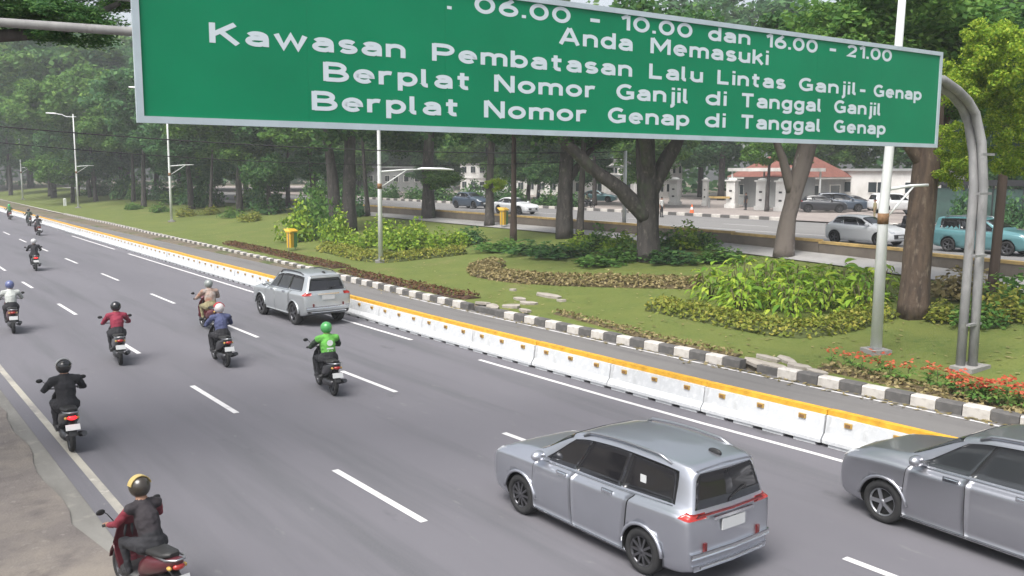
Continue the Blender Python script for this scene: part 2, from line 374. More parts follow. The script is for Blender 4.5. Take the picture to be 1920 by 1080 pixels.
strip('barrier_line', LINE, 66, 82, .13, M['white_paint'])
strip('edge_line', EDGE, -6, 150, .14, M['old_paint'])
strip('kerb_line', KERB, -4, 34, .09, M['white_paint'], dx=-.22)
strip('far_road_line', [(0, 46.9), (240, 50)], 10, 120, .16, M['white_paint'], z=hz(46.9)+.026)
for k in range(9):
    strip('far_lane_dash', [(0, 52.2), (240, 52.6)], 18+11*k, 22+11*k, .16, M['white_paint'], z=hz(52)+.026)
# ------------------------------------------------------------------ kerbs: separate painted stones
def stone_mesh(L, wd, hgt, m):
    b = MB(); h = L/2-.012
    b.prism([(-wd/2, -h, -.05), (wd/2, -h, -.05), (wd/2, -h, hgt), (-wd/2+.05, -h, hgt), (-wd/2+.015, -h, hgt-.03)][::-1], (0, 0, 0), (0, 2*h, 0))
    return b.mesh('kerb_stone', m)
def kerb(name, tab, y0, y1, L, hgt, wd, z, skip=()):
    root = bpy.data.objects.new(name, None); C.objects.link(root); root['kind'] = 'structure'
    mw, mk = stone_mesh(L, wd, hgt, M['kerb_w']), stone_mesh(L, wd, hgt, M['kerb_k'])
    y = y0; k = 0
    while y < y1:
        if not any(a < y < c for a, c in skip):
            x = interp(tab, y); dx = interp(tab, y+.3)-interp(tab, y-.3)
            o = link('kerb_stone', mw if k % 2 else mk, root, (x+wd/2+rnd.uniform(-.012, .012), y, z+rnd.uniform(-.012, .012)), (0, rnd.uniform(-.02, .02), -math.atan2(dx, .6)))
        y += L; k += 1
    return root
kerb('kerb', KERB, 5.1, 122, .6, .25, .3, 0, skip=((14.35, 15.3), (27.2, 28.6)))
strip('kerb_run', KERB, 122.2, 235, .3, M['kerb_w'], dx=.15, z=.2)
FK = [(20, 59.5), (120, 59.5)]
kerb('far_kerb', FK, 44, 132, 1.0, .28, .35, 1.6)
kerb('forecourt_kerb', FK, 20, 37, 1.0, .28, .35, 1.6)

# concrete lane barriers, one thing per three-metre unit
def barrier_proto():
    t = empty('concrete_barrier', 'white concrete barrier unit with yellow top rail beside the bus lane', 'barrier', (0, 0, 0), 0, 'concrete barriers along the bus lane')
    b = MB(); L = 2.97
    prof = [(-.26, .07), (.26, .07), (.26, .14), (.17, .26), (.13, .6), (-.13, .6), (-.17, .26), (-.26, .14)]
    b.prism([(x, -L/2, z) for x, z in prof][::-1], (0, 0, 0), (0, L, 0)); fixn(b.build('wall_block', M['barrier'], t))
    b = MB()
    for k in range(4): b.box((0, -L/2+.37+k*.745, .035), (.46, .5, .07))
    b.build('foot', M['barrier'], t)
    b = MB(); b.box((0, 0, .655), (.16, L+.02, .1)); b.build('top_rail', M['yellow'], t)
    for k in (-1, 0, 1):
        b = MB(); b.box((-.15, k*1.0, .5), (.05, .16, .09)); r = b.build('reflector', M['reflector'], t)
        b = MB(); b.box((-.178, k*1.0, .5), (.012, .1, .05)); b.build('reflector_lens', M['band'], r)
    return t
bp = barrier_proto(); y = 8.6; k = 0
while y < 150:
    x = interp(WALL, y)+.26; a = math.atan2(interp(WALL, y+1.5)-interp(WALL, y-1.5), 3)
    if k == 0: bp.location = (x, y, 0); bp.rotation_euler = (0, 0, -a)
    else:
        o = copy_tree(bp, (x+rnd.uniform(-.02, .02), y, 0), -a)
        if k == 1: o['label'] = 'second white barrier unit from the near end, beyond the cropped silver car'
        if k == 7: o['label'] = 'white barrier unit just right of the silver off-roader'
    if k == 0: pass
    y += 3.0; k += 1
bp['label'] = 'nearest white barrier unit, its end hidden by the cropped silver car'

# low wall with dull yellow coping along the far road
def far_barrier():
    t = empty('median_wall', 'low grey brown wall with dull yellow coping along the far road', 'wall', (0, 0, 0))
    y = -4; k = 0
    while y < 112:
        x0, x1 = interp(FB, y), interp(FB, y+6); z = hz(x0)
        for nm, h0, h1, wd, mm in (('wall_panel', -.1, .56, .3, M['fmed']), ('coping', .56, .68, .36, M['fmedtop'])):
            b = MB(); L = math.hypot(6, x1-x0)-.03
            b.box((0, 0, (h0+h1)/2), (wd, L, h1-h0)); b.build(nm, mm, t, ((x0+x1)/2, y+3, z), (0, 0, -math.atan2(x1-x0, 6)))
        y += 6; k += 1
far_barrier()

# ------------------------------------------------------------------ gantry with the green sign
N = Vector((math.sin(.0484), math.cos(.0484), 0)); Ex = Vector((math.cos(.0484), -math.sin(.0484), 0)); PD = 12.812
SROT = -.0484
def sp(s, z, back=0): p = Ex*s + N*(PD+back); return (p.x, p.y, z)
gt = empty('sign_gantry', 'grey twin-pipe overhead gantry with curved corner post standing on the lawn', 'gantry', at(1817, 693))
gl = Vector(gt.location)
def yray(u, v, Y):
    d = FW + RT*((u-960)/FPX) - UP*((v-540)/FPX); return Vector((0, 0, CAMH)) + d*(Y/d.y)
for k, (base_u, path, zl) in enumerate(((1800, [(1813, 520), (1826, 350), (1825, 290), (1816, 230), (1804, 201), (1786, 178), (1768, 165)], 7.12), (1823, [(1834, 520), (1844, 350), (1841, 268), (1829, 213), (1814, 188), (1795, 169), (1768, 150)], 7.62))):
    base = at(base_u, 693); base.z = hz(base.x); pts = [base]
    for q, (u, v) in enumerate(path): pts.append(yray(u, v, base.y+.75*min(1, (q+1)/4)))
    zr = pts[-1].z; rr = [.118]*len(pts)
    pts += [Vector(sp(20.4, zr, .38)), Vector(sp(12, (zr+zl)/2, .38)), Vector(sp(-1.2, zl, .38))]; rr += [.11, .09, .05]
    b = MB(); b.tube([p-gl for p in pts], rr, 12); b.build('post_pipe', M['galv'], gt)
    lf = Vector(sp(-1.2, 0, .38)); b = MB(); b.tube([lf+Vector((.4*k-.1, 0, 0))-gl, lf+Vector((.4*k-.1, 0, zl))-gl], .13, 12); b.build('post_pipe', M['galv'], gt)
b = MB(); b.box((.05, 0, .05), (1.0, .6, .12)); b.build('base_plate', M['concrete'], gt)
for zz in (1.2, 3.0, 4.6, 5.6):
    b = MB(); b.box((.08+zz*.015, 0, zz), (.62, .1, .06)); b.build('tie_plate', M['galv'], gt)
for s in range(3, 20, 3):
    b = MB(); b.bar(Vector(sp(s, 7.6, .38))-gl, Vector(sp(s+1.5, 7.15, .38))-gl, .06, .06); b.build('brace', M['galv'], gt)
sg = empty('road_sign', 'wide green overhead road sign with white lettering about odd-even plates', 'road sign', sp(11.94, 7.1), SROT)
S0, S1, Z0, Z1 = 2.62, 21.25, 5.95, 8.25
def onsign(s, z, back=0): return (s-11.94, back, z-7.1)
np_ = 8
for k in range(np_):
    a, c = S0+.09+(S1-S0-.18)*k/np_, S0+.09+(S1-S0-.18)*(k+1)/np_
    b = MB(); b.box(onsign((a+c)/2, (Z0+Z1)/2, .02+rnd.uniform(0, .002)), (c-a-.0015, .03, Z1-Z0-.16)); b.build('sign_panel', M['sign'], sg)
for nm, c, s in (('border', ((S0+S1)/2, Z0+.045), (S1-S0, .09)), ('border', ((S0+S1)/2, Z1-.045), (S1-S0, .09)), ('border', (S0+.045, (Z0+Z1)/2), (.09, Z1-Z0-.18)), ('border', (S1-.045, (Z0+Z1)/2), (.09, Z1-Z0-.18))):
    b = MB(); b.box(onsign(c[0], c[1], .005), (s[0], .06, s[1])); b.build(nm, M['signframe'], sg)
for s in (4, 8, 12, 16, 20):
    b = MB(); b.box(onsign(s, 7.1, .16), (.1, .22, 2.1)); b.build('bracket', M['galv'], sg)
def _arc(cx, cy, rx, ry, a0, a1, n=14): return [(cx+rx*math.cos(R(a0+(a1-a0)*i/n)), cy+ry*math.sin(R(a0+(a1-a0)*i/n))) for i in range(n+1)]
def _o(cx, cy, rx, ry): return _arc(cx, cy, rx, ry, 90, 450, 26)
GLY = {'K': (.55, [[(0, 0), (0, 1)], [(.5, 1), (.02, .43)], [(.18, .6), (.55, 0)]]), 'P': (.52, [[(0, 0), (0, 1)], [(0, .91), (.26, .91)]+_arc(.28, .68, .24, .23, 90, -90)+[(0, .45)]]),
 'B': (.52, [[(0, 0), (0, 1)], [(0, .91), (.24, .91)]+_arc(.26, .71, .2, .2, 90, -90)+[(0, .51)], [(.2, .51)]+_arc(.28, .3, .24, .21, 90, -90)+[(0, .09)]]), 'L': (.44, [[(0, 1), (0, .09), (.44, .09)]]),
 'N': (.52, [[(0, 0), (0, 1)], [(.02, .98), (.5, .02)], [(.52, 0), (.52, 1)]]), 'G': (.56, [_arc(.29, .5, .29, .41, 48, 300, 24)+[(.55, .17), (.55, .46), (.32, .46)]]), 'T': (.58, [[(0, .91), (.58, .91)], [(.29, .87), (.29, 0)]]),
 'A': (.6, [[(0, 0), (.29, 1)], [(.6, 0), (.31, 1)], [(.1, .3), (.5, .3)]]), 'M': (.68, [[(0, 0), (0, 1)], [(.02, .98), (.34, .3), (.66, .98)], [(.68, 0), (.68, 1)]]),
 'o': (.44, [_o(.22, .37, .22, .28)]), 'a': (.4, [_arc(.2, .48, .19, .17, 160, 0)+[(.4, .4), (.4, 0)], [(.4, .42), (.2, .41)]+_arc(.18, .25, .18, .16, 90, 270)+[(.25, .09), (.4, .2)]]),
 'w': (.68, [[(0, .73), (.17, .06), (.34, .68), (.51, .06), (.68, .73)]]), 's': (.36, [_arc(.18, .51, .165, .14, 25, 270)+_arc(.18, .235, .18, .14, 90, -155)[1:]]), 'n': (.4, [[(0, 0), (0, .73)], _arc(.2, .43, .2, .22, 165, 0)+[(.4, 0)]]),
 'm': (.7, [[(0, 0), (0, .73)], _arc(.175, .45, .175, .2, 165, 0)+[(.35, 0)], _arc(.525, .45, .175, .2, 165, 0)+[(.7, 0)]]), 'u': (.4, [[(0, .73), (0, .28)]+_arc(.2, .28, .2, .19, 180, 345), [(.4, .73), (.4, 0)]]),
 'e': (.44, [[(.03, .38), (.43, .38)]+_arc(.22, .37, .21, .28, 5, 318, 22)]), 'b': (.42, [[(0, 1), (0, 0)], _o(.21, .37, .21, .28)]), 'p': (.42, [[(0, .73), (0, -.28)], _o(.21, .37, .21, .28)]), 'd': (.42, [[(.42, 1), (.42, 0)], _o(.21, .37, .21, .28)]),
 'g': (.42, [[(.42, .73), (.42, -.04)]+_arc(.21, -.05, .21, .15, 0, -150), _o(.21, .37, .21, .28)]), 't': (.32, [[(.12, .95), (.12, .22)]+_arc(.25, .22, .13, .13, 180, 290), [(-.02, .66), (.32, .66)]]), 'l': (.14, [[(0, 1), (0, .2)]+_arc(.11, .2, .11, .11, 180, 275)]),
 'i': (0, [[(0, .73), (0, 0)], [(0, 1.02), (0, .86)]]), 'j': (.12, [[(.12, .73), (.12, -.12)]+_arc(0, -.12, .12, .13, 0, -85), [(.12, 1.02), (.12, .86)]]), 'r': (.28, [[(0, 0), (0, .73)], _arc(.2, .43, .2, .22, 165, 65)]), 'k': (.4, [[(0, 0), (0, 1)], [(.37, .73), (.02, .32)], [(.14, .46), (.41, 0)]]),
 '0': (.48, [_o(.24, .5, .24, .41)]), '6': (.46, [_o(.23, .34, .23, .25), [(.36, .99)]+_arc(.44, .36, .44, .5, 118, 180)]), '1': (.24, [[(.24, 0), (.24, 1)], [(.24, .98), (0, .78)]]), '2': (.46, [_arc(.23, .67, .22, .24, 165, -35)+[(.02, .09), (.47, .09)]]), '.': (0, [[(0, 0), (0, .19)]]), '-': (.26, [[(0, .4), (.26, .4)]])}
def word(txt, s0, s1, z, cap, hx=.042, hz_=.03):
    pos = []; x = 0
    for ch in txt: pos.append(x); x += GLY[ch][0]+.24
    tot = x-.24; k = (s1-s0-2*hx)/tot if tot > 1e-6 else 1
    b = MB(); d = 0
    for ch, x0 in zip(txt, pos):
        for st in GLY[ch][1]:
            P = [Vector((hx+(x0+px)*k, py*cap)) for px, py in st]; n = len(P); closed = (P[0]-P[-1]).length < 1e-5; d += 1; y0 = .0034-.0003*(d % 6)
            L, Rr = [], []
            for i in range(n):
                a_ = P[i]-P[i-1] if i > 0 else (P[0]-P[-2] if closed else None); c_ = P[i+1]-P[i] if i < n-1 else (P[1]-P[0] if closed else None)
                a_ = a_ if a_ is not None else c_; c_ = c_ if c_ is not None else a_
                # elliptical pen: work in pen space, mitre, go back
                a1 = Vector((a_.x/hx, a_.y/hz_)).normalized(); c1 = Vector((c_.x/hx, c_.y/hz_)).normalized(); t = (a1+c1)
                t = t.normalized() if t.length > .2 else a1; nn = Vector((-t.y, t.x)); f = min(1.8, 1/max(.3, abs(nn.dot(Vector((-a1.y, a1.x))))))
                o_ = Vector((nn.x*hx*f, nn.y*hz_*f)); L.append(P[i]+o_); Rr.append(P[i]-o_)
            i0 = len(b.v)
            for i in range(n): b.v += [(L[i].x, y0, L[i].y), (Rr[i].x, y0, Rr[i].y), (L[i].x, .0048, L[i].y), (Rr[i].x, .0048, Rr[i].y)]
            for i in range(n-1):
                q = i0+4*i; b.face((q, q+1, q+5, q+4)); b.face((q, q+4, q+6, q+2)); b.face((q+1, q+3, q+7, q+5))
            if not closed:
                b.face((i0, i0+2, i0+3, i0+1)); q = i0+4*(n-1); b.face((q, q+1, q+3, q+2))
    return b.build('lettering', M['signw'], sg, onsign(s0, z, 0.0))
for z, cap, ws in (
    (6.215, .275, [('Berplat', 5.06, 7.58), ('Nomor', 8.05, 10.24), ('Genap', 10.71, 12.76), ('di', 13.19, 13.77), ('Tanggal', 14.19, 16.78), ('Genap', 17.21, 19.12)]),
    (7.065, .27, [('Kawasan', 3.61, 6.61), ('Pembatasan', 7.08, 11.27), ('Lalu', 11.69, 13.1), ('Lintas', 13.5, 15.54), ('Ganjil', 15.97, 17.98), ('-', 18.09, 18.27), ('Genap', 18.59, 20.49)]),
    (6.645, .275, [('Berplat', 5.25, 7.8), ('Nomor', 8.25, 10.43), ('Ganjil', 10.9, 12.75), ('di', 13.19, 13.78), ('Tanggal', 14.18, 16.78), ('Ganjil', 17.19, 18.93)]),
    (7.525, .28, [('Anda', 9.58, 11.27), ('Memasuki', 11.71, 14.98)]),
    (7.885, .26, [('.', 7.36, 7.45), ('06.00', 7.87, 9.83), ('-', 10.28, 10.48), ('10.00', 10.96, 12.78), ('dan', 13.21, 14.41), ('16.00', 14.86, 16.53), ('-', 16.95, 17.15), ('21.00', 17.54, 19.21)])):
    for wd, a, c in ws: word(wd, a-(.05 if wd == '-' else 0), c+(.05 if wd == '-' else 0), z, cap)

# ------------------------------------------------------------------ street lamps
def lamp(base, label, ht=13., arm=2.3, low=True, lowz=5.1, r=.11, lean=0., lowlamp=False, topdir=-1, rot=0):
    t = empty('street_lamp', label, 'street lamp', base, rot, 'white street lamps on the lawn')
    b = MB(); b.box((0, 0, .06), (.62, .62, .14)); b.build('base_slab', M['concrete'], t)
    b = MB(); b.box((0, 0, .15), (.36, .36, .04))
    b.build('base_plate', M['galv'], t)
    b = MB(); b.tube([(0, 0, .13), (0, 0, 4.1), (lean*.5, 0, 7.5), (lean, 0, ht)], [r*1.25, r*1.05, r*.9, r*.6], 12); b.build('pole', M['polew'], t)
    b = MB(); b.tube([(0, 0, lowz-.95), (0, 0, lowz-.65)], r*1.16, 12); b.build('band', M['band'], t)
    b = MB(); b.tube([(0, 0, lowz), (arm*.6, 0, lowz+.12), (arm, 0, lowz+.14)], [.05, .04, .04], 8)
    b.build('lower_arm', M['polew'], t)
    b = MB(); b.tube([(0, 0, lowz-.9), (arm*.66, 0, lowz+.1)], .03, 6); b.build('brace', M['polew'], t)
    if lowlamp:
        b = MB(); b.tube([(arm-.15, 0, lowz+.15), (arm+.1, 0, lowz+.19), (arm+1.3, 0, lowz+.17), (arm+1.9, 0, lowz+.12)], [.05, .07, .07, .04], 8); b.build('lamp_head', M['lampw'], t)
    b = MB(); b.tube([(.4, 0, ht-.35), (0, 0, ht-.4), (topdir*.9, 0, ht-.35), (topdir*1.4, 0, ht-.1), (topdir*2.0, 0, ht)], .06, 8); b.build('upper_arm', M['polew'], t)
    b = MB(); b.tube([(topdir*1.9, 0, ht), (topdir*2.3, 0, ht+.04), (topdir*3.4, 0, ht+.1)], [.05, .11, .07], 8); b.build('lamp_head', M['lampw'], t)
    return t
AROT = -.45
lamp(at(1642, 662), 'nearest white street lamp with rusty band, on a concrete slab by the red flowers', r=.13, lean=.3, lowz=4.65, arm=1.35, rot=AROT)
lamp(at(714, 492), 'white street lamp with long lower lamp arm, by the yellow green hedge bed', lowlamp=True, rot=AROT)
lamp(at(322, 416), 'white street lamp under the left end of the green sign', lowz=5.5, rot=AROT)
lamp(at(147, 390), 'white street lamp whose wavy top arm reaches over the road', lowz=5.65, ht=12.7, rot=AROT)
lamp(at(43, 374), 'faded grey street lamp farthest along the kerb', lowz=5.6, rot=AROT)
pl = at(1170, 434)
t = empty('utility_pole', 'thin pale pole with a short side arm behind the forked tree', 'pole', pl)
b = MB(); b.tube([(0, 0, 0), (0, 0, 5.15)], [.14, .1], 10); b.build('pole', M['polew'], t)
b = MB(); b.tube([(0, 0, 4.1), (-1.1, .6, 4.15)], .05, 6); b.build('side_arm', M['polew'], t)
bl = empty('bollard', 'short white bollard standing on the far lawn', 'bollard', at(122, 386))
b = MB(); b.box((0, 0, .5), (.35, .35, 1.0)); b.build('post', M['polew'], bl); b = MB(); b.ball((0, 0, 1.02), (.18, .18, .1)); b.build('cap', M['polew'], bl)
# overhead cables
def cable(label, a, c, sag, r=.03):
    a, c = Vector(a), Vector(c); mid = []
    for k in range(17):
        q = k/16; p = a.lerp(c, q); p.z -= sag*4*q*(1-q); mid.append(p-a)
    b = MB(); b.tube(mid, r, 5); o = b.build('cable', M['cable'], None, a); tag(o, label, 'cable')
def ray_at(u, v, dist):
    d = FW + RT*((u-960)/FPX) - UP*((v-540)/FPX); h = math.hypot(d.x, d.y); return Vector((0, 0, CAMH)) + d*(dist/h)
cable('long black overhead cable sagging across the garden to the thin pale pole', ray_at(-60, 232, 46), pl+Vector((0, 0, 5.1)), .5)
cable('thinner black cable hanging just below the other one', ray_at(-60, 262, 46), pl+Vector((0, 0, 4.7)), .75, .02)

# ------------------------------------------------------------------ bins, cone, slabs
def bin_(base, label, flip=0):
    t = empty('litter_bin', label, 'litter bin', base, .5, 'litter bins on the lawn'); t.scale = (.72, .72, 1.12)
    for k, mm in ((0, M['bin_y']), (1, M['bin_g'])):
        b = MB(); b.box((-.24+.48*k, 0, .62), (.44, .42, .85), taper=1.12); b.build('bucket', mm, t)
    b = MB(); b.box((0, 0, 1.12), (1.1, .6, .07)); b.prism([(-.55, -.3, 1.155), (.55, -.3, 1.155), (.45, 0, 1.28), (-.45, 0, 1.28)], (0, 0, 0), (0, .6, 0)); b.build('roof', M['bin_y'], t)
    for x in (-.5, .5):
        b = MB(); b.box((x, 0, .54), (.05, .05, 1.1)); b.build('leg', M['galv'], t)
bin_(at(548, 470), 'yellow and green litter bin beside the red groundcover strip')
bin_(at(945, 427), 'yellow and green litter bin near the far low wall')
cn = empty('traffic_cone', 'orange and white traffic cone on the far road by the kerb', 'cone', at(1297, 403)+Vector((0, 0, .03)))
b = MB(); b.lathe([(.02, .95), (.1, .7)], 12, 'z'); b.lathe([(.15, .45), (.22, .06)], 12, 'z'); b.box((0, 0, .03), (.55, .55, .06)); b.build('cone_body', M['cone'], cn)
b = MB(); b.lathe([(.1, .7), (.15, .45)], 12, 'z'); b.build('reflective_sleeve', M['white_paint'], cn)
SL = [((1030, 556), 1.5, .7, .3, 'large flat concrete slab lying alone on the grass'), ((975, 562), .9, .4, .1, None), ((990, 570), .8, .5, .7, None), ((905, 570), 1.3, .5, .2, None), ((925, 577), 1.0, .5, -.2, None), ((960, 576), .9, .6, .5, None), ((985, 584), .9, .4, .1, None),
      ((1420, 684), 1.2, .5, 0.1, None), ((1455, 690), .9, .45, .3, None), ((1475, 678), 1.0, .4, -.2, None), ((1500, 690), .7, .5, .4, None), ((1440, 674), 1.1, .35, .15, None), ((1530, 700), .7, .45, .1, None), ((1052, 565), .45, .3, .4, None), ((962, 545), .4, .25, .4, None)]
for (uv, a, c, rz, lb) in SL:
    p = at(*uv); bm = MB(); n = 7
    poly = [(a/2*math.cos(6.283*k/n)*rnd.uniform(.8, 1.2), c/2*math.sin(6.283*k/n)*rnd.uniform(.75, 1.2), 0) for k in range(n)]
    bm.prism(poly, (0, 0, -.05), (0, 0, .04))
    o = bm.build('concrete_slab', M['slab'], None, p+Vector((0, 0, .04)), (rnd.uniform(-.08, .08), rnd.uniform(-.08, .08), rz+1.2))
    if lb: tag(o, lb, 'slab')
    else: tag(o, 'broken concrete slab lying in the rubble patches along the kerb', 'slab', 'broken slabs along the kerb')
# drain openings where the kerb is missing
for y0, y1 in ((14.1, 15.1), (26.9, 28.4)):
    b = MB(); b.box((0, 0, .1), (.3, y1-y0, .2)); o = b.build('drain_mouth', M['kerb_k'], None, (interp(KERB, y0)+.22, (y0+y1)/2, 0)); tag(o, 'black kerb drain in front of the %s rubble patch' % ('nearer' if y0 < 20 else 'farther'), 'drain')
# ------------------------------------------------------------------ vegetation
def leaf_cards(n, pos, size, r, flat=.35, up=.3):
    """n leaf quads; pos() gives a centre and outward direction"""
    vs = []; fs = []
    for i in range(n):
        c, d = pos(); s = size*r.uniform(.65, 1.35)
        nrm = Vector((d[0]*flat+r.gauss(0, .5), d[1]*flat+r.gauss(0, .5), d[2]*flat+up+r.gauss(0, .5))).normalized()
        a = Vector((r.gauss(0, 1), r.gauss(0, 1), r.gauss(0, .6))); a = (a-nrm*a.dot(nrm)).normalized(); b_ = nrm.cross(a)
        L, W = s*.5, s*.3; k = len(vs); c = Vector(c)
        vs += [tuple(c-a*L), tuple(c+b_*W-nrm*s*.06), tuple(c+a*L-nrm*s*.12), tuple(c-b_*W-nrm*s*.06)]
        fs.append((k, k+1, k+2, k+3))
    return vs, fs
def crown_mesh(seed, nclump, nleaf, size, zs=.62, hole=.25):
    r = random.Random(seed); cl = []
    while len(cl) < nclump:
        p = Vector((r.uniform(-1, 1), r.uniform(-1, 1), r.uniform(-1, 1)))
        if .25 < p.length < 1 and r.random() < (.4+.6*p.length): cl.append((Vector((p.x*.85, p.y*.85, p.z*zs*.85)), r.uniform(.14, .3)))
    def pos():
        c, rr = r.choice(cl); d = Vector((r.gauss(0, 1), r.gauss(0, 1), r.gauss(0, 1))).normalized()
        q = rr*(r.random()**.45); p = c+Vector((d.x*q, d.y*q, d.z*q*.75))
        return p, d
    vs, fs = leaf_cards(nleaf, pos, size, r)
    me = bpy.data.meshes.new('crown'); me.from_pydata(vs, [], fs); me.materials.append(M['lf_mid']); me.update(); return me
CROWNS = [crown_mesh(s, 46, 6400, .085, zs) for s, zs in ((1, .62), (2, .75), (3, .55), (4, .9))]
NEARC = [crown_mesh(s, 60, 15000, .058, zs) for s, zs in ((11, .62), (12, .6))]
def put_crown(t, me, loc, rad, rz, m, zscale=1.):
    o = link('crown', me, t, loc, (0, 0, rz)); o.scale = (rad, rad, rad*zscale)
    o.material_slots[0].link = 'OBJECT'; o.material_slots[0].material = M[m]; return o
def trunk_tube(t, pts, rad, m, n=14, flare=1.16, seed=0, name='trunk'):
    b = MB(); P = []; Q = []; r = random.Random(seed); N_ = len(pts); off = r.uniform(0, 50)
    for i in range(N_-1):
        for q in range(5):
            s = q/5; p = Vector(pts[i]).lerp(Vector(pts[i+1]), s); P.append(p); Q.append(rad[i]+(rad[i+1]-rad[i])*s)
    P.append(Vector(pts[-1])); Q.append(rad[-1])
    if flare > 1: 
        for i in range(3): Q[i] *= 1+(flare-1)*(1-i/3)
    n = 22 if rad[0] > .4 else n
    b.tube(P, Q, n)
    for k, v in enumerate(b.v):
        d = noise.noise((v[0]*1.3+off, v[1]*1.3, v[2]*.5))*.16*rad[0]; th = 6.2832*(k % n)/n; c = P[k//n]
        f = 1+.13*noise.noise((2.2*math.cos(th)+off, 2.2*math.sin(th), v[2]*.25))+.07*noise.noise((5*math.cos(th), 5*math.sin(th)+off, v[2]*.6))
        b.v[k] = (c.x+(v[0]-c.x)*f+d, c.y+(v[1]-c.y)*f-d*.6, v[2])
    return b.build(name, M[m], t)
def tree(name, label, base, pts, rad, bark, crowns, group=None, limbs=(), seed=0, near=False, cat='tree'):
    t = empty(name, label, cat, base, 0, group); t.location.z = hz(base[0])-.08
    trunk_tube(t, pts, rad, bark, seed=seed)
    for lp, lr in limbs: trunk_tube(t, lp, lr, bark, n=9, flare=1, seed=seed+1, name='limb')
    for i, (loc, R_, m, zs) in enumerate(crowns):
        put_crown(t, (NEARC if near else CROWNS)[(seed+i) % (2 if near else 4)], loc, R_, seed*1.7+i*2.1, m, zs)
    return t
big = at(1215, 488)
tree('forked_tree', 'big dark forked tree in mid lawn with a thick limb reaching left', big, [(0, 0, 0), (-.1, 0, 2.2), (-.15, 0, 3.6), (-.1, .3, 6.5), (.3, .6, 10)], [.58, .54, .53, .46, .3], 'bark',
     [((0, .5, 9.6), 6.5, 'lf_dark', .9), ((-4.4, 2.5, 7.6), 3.6, 'lf_dark', .8), ((4, 1, 9.5), 4.2, 'lf_mid', .8)],
     limbs=[([(-.2, 0, 2.2), (-1.5, .4, 3.6), (-2.9, 1.2, 4.7), (-4.0, 2.0, 6.0), (-4.6, 2.5, 8.0)], [.45, .36, .3, .24, .15]), ([(.1, 0, 3.6), (.9, -.3, 5.2), (2.0, -.6, 7)], [.42, .36, .25]), ([(0, 0, 3.9), (-.8, -.5, 5.6), (-2, -1, 7.5)], [.38, .3, .2])], seed=1, near=True)
tree('leaning_tree', 'leaning tree with pale mottled bark beside the white hatchback', at(1468, 482), [(0, 0, 0), (.35, 0, 2), (.9, -.2, 4.4), (1.4, -.4, 7)], [.46, .39, .44, .33], 'bark3',
     [((1.2, 0, 9.2), 5.0, 'lf_dark', .85), ((-1.5, 2, 8.3), 3.4, 'lf_mid', .8)], limbs=[([(.5, 0, 3.2), (.1, .3, 4.8), (-.6, .8, 6.6)], [.26, .2, .14]), ([(.85, -.2, 4.4), (2.2, .3, 6.6)], [.3, .18])], seed=2, near=True)
BT = tree('broad_trunk_tree', 'broad brown-trunked tree between the nearest lamp and the gantry post', at(1712, 594), [(0, 0, 0), (.12, 0, 2.5), (.3, 0, 5.5), (.5, 0, 8)], [.47, .43, .40, .32], 'bark2',
     [((1.0, 1.4, 9.6), 4.6, 'lf_mid', .8), ((2.4, .2, 7.6), 2.3, 'lf_mid', .75), ((-2.2, 2.2, 8.6), 2.6, 'lf_mid', .7), ((3.0, -.6, 9.4), 2.0, 'lf_dark', .8)],
     limbs=[([(.3, 0, 4.4), (1.2, .2, 5.8), (2.2, .2, 7.4)], [.22, .15, .09]), ([(.3, 0, 5), (-.8, .8, 6.6), (-2, 2, 8.2)], [.25, .18, .1])], seed=3, near=True)
for (u, v, dd, r_) in ((1815, 150, 29, .8), (1885, 105, 29, 1.0), (1845, 165, 30, .7), (1905, 290, 31, .8), (1795, 262, 31, .7), (1900, 190, 30, .8), (1780, 320, 33, .8), (1850, 70, 29, .7), (1890, 235, 30, .7)):
    put_crown(BT, CROWNS[3 if u % 2 else 0], ray_at(u, v, dd)-BT.location, r_*1.15, u, 'lf_yel', 1.1)  # sunlit foliage clumps: the sunlight is painted in as a lighter leaf colour
tree('round_trunk_tree', 'straight dark trunk on the lawn left of the forked tree', at(1058, 446), [(0, 0, 0), (.05, 0, 3.4), (.4, .2, 8)], [.54, .46, .34], 'bark',
     [((0, 0, 8.6), 5.5, 'lf_dark', .85), ((2.6, -.6, 6.6), 2.4, 'lf_dark', .75)], seed=4, limbs=[([(.05, 0, 3.4), (1.4, -.3, 5.2), (2.6, -.5, 6.2)], [.3, .2, .12])])
tree('thin_trunk_tree', 'very thin dark straight trunk rising near the white sedan', at(962, 454), [(0, 0, 0), (.05, 0, 4), (.05, 0, 8)], [.19, .16, .13], 'timber', [((0, .5, 8.2), 3.2, 'lf_dark', .9)], seed=5)
tree('thin_trunk_tree', 'slender trunk standing just right of the straight dark trunk', at(1087, 446), [(0, 0, 0), (.1, 0, 3), (.3, 0, 7)], [.26, .2, .14], 'bark', [((.3, .5, 8), 3., 'lf_mid', .8)], seed=6)
tree('low_branched_tree', 'dark tree with leafy sprouts beside the far low wall and dark car', at(918, 424), [(0, 0, 0), (0, 0, 3), (.2, 0, 7)], [.34, .28, .2], 'bark', [((0, 0, 8.4), 4, 'lf_dark', .9), ((.3, -.3, 3.1), .95, 'lf_yel', .9)], seed=7)
tree('dark_tree', 'dark tree left of the second lamp with two stems', at(655, 434), [(0, 0, 0), (.05, 0, 4), (.3, 0, 9)], [.55, .48, .34], 'bark', [((0, 0, 9.8), 6.2, 'lf_dark', .85)], limbs=[([(-.9, .4, 0), (-1.1, .4, 4), (-1.6, .4, 8)], [.45, .4, .3])], seed=8)
tree('dark_tree', 'dark trunk just right of the second lamp with low leaves', at(803, 410), [(0, 0, 0), (0, 0, 4), (.3, 0, 9)], [.55, .47, .34], 'bark', [((0, 0, 9.4), 6, 'lf_dark', .85), ((.6, -1, 3.4), 2.0, 'lf_mid', .8)], seed=9)
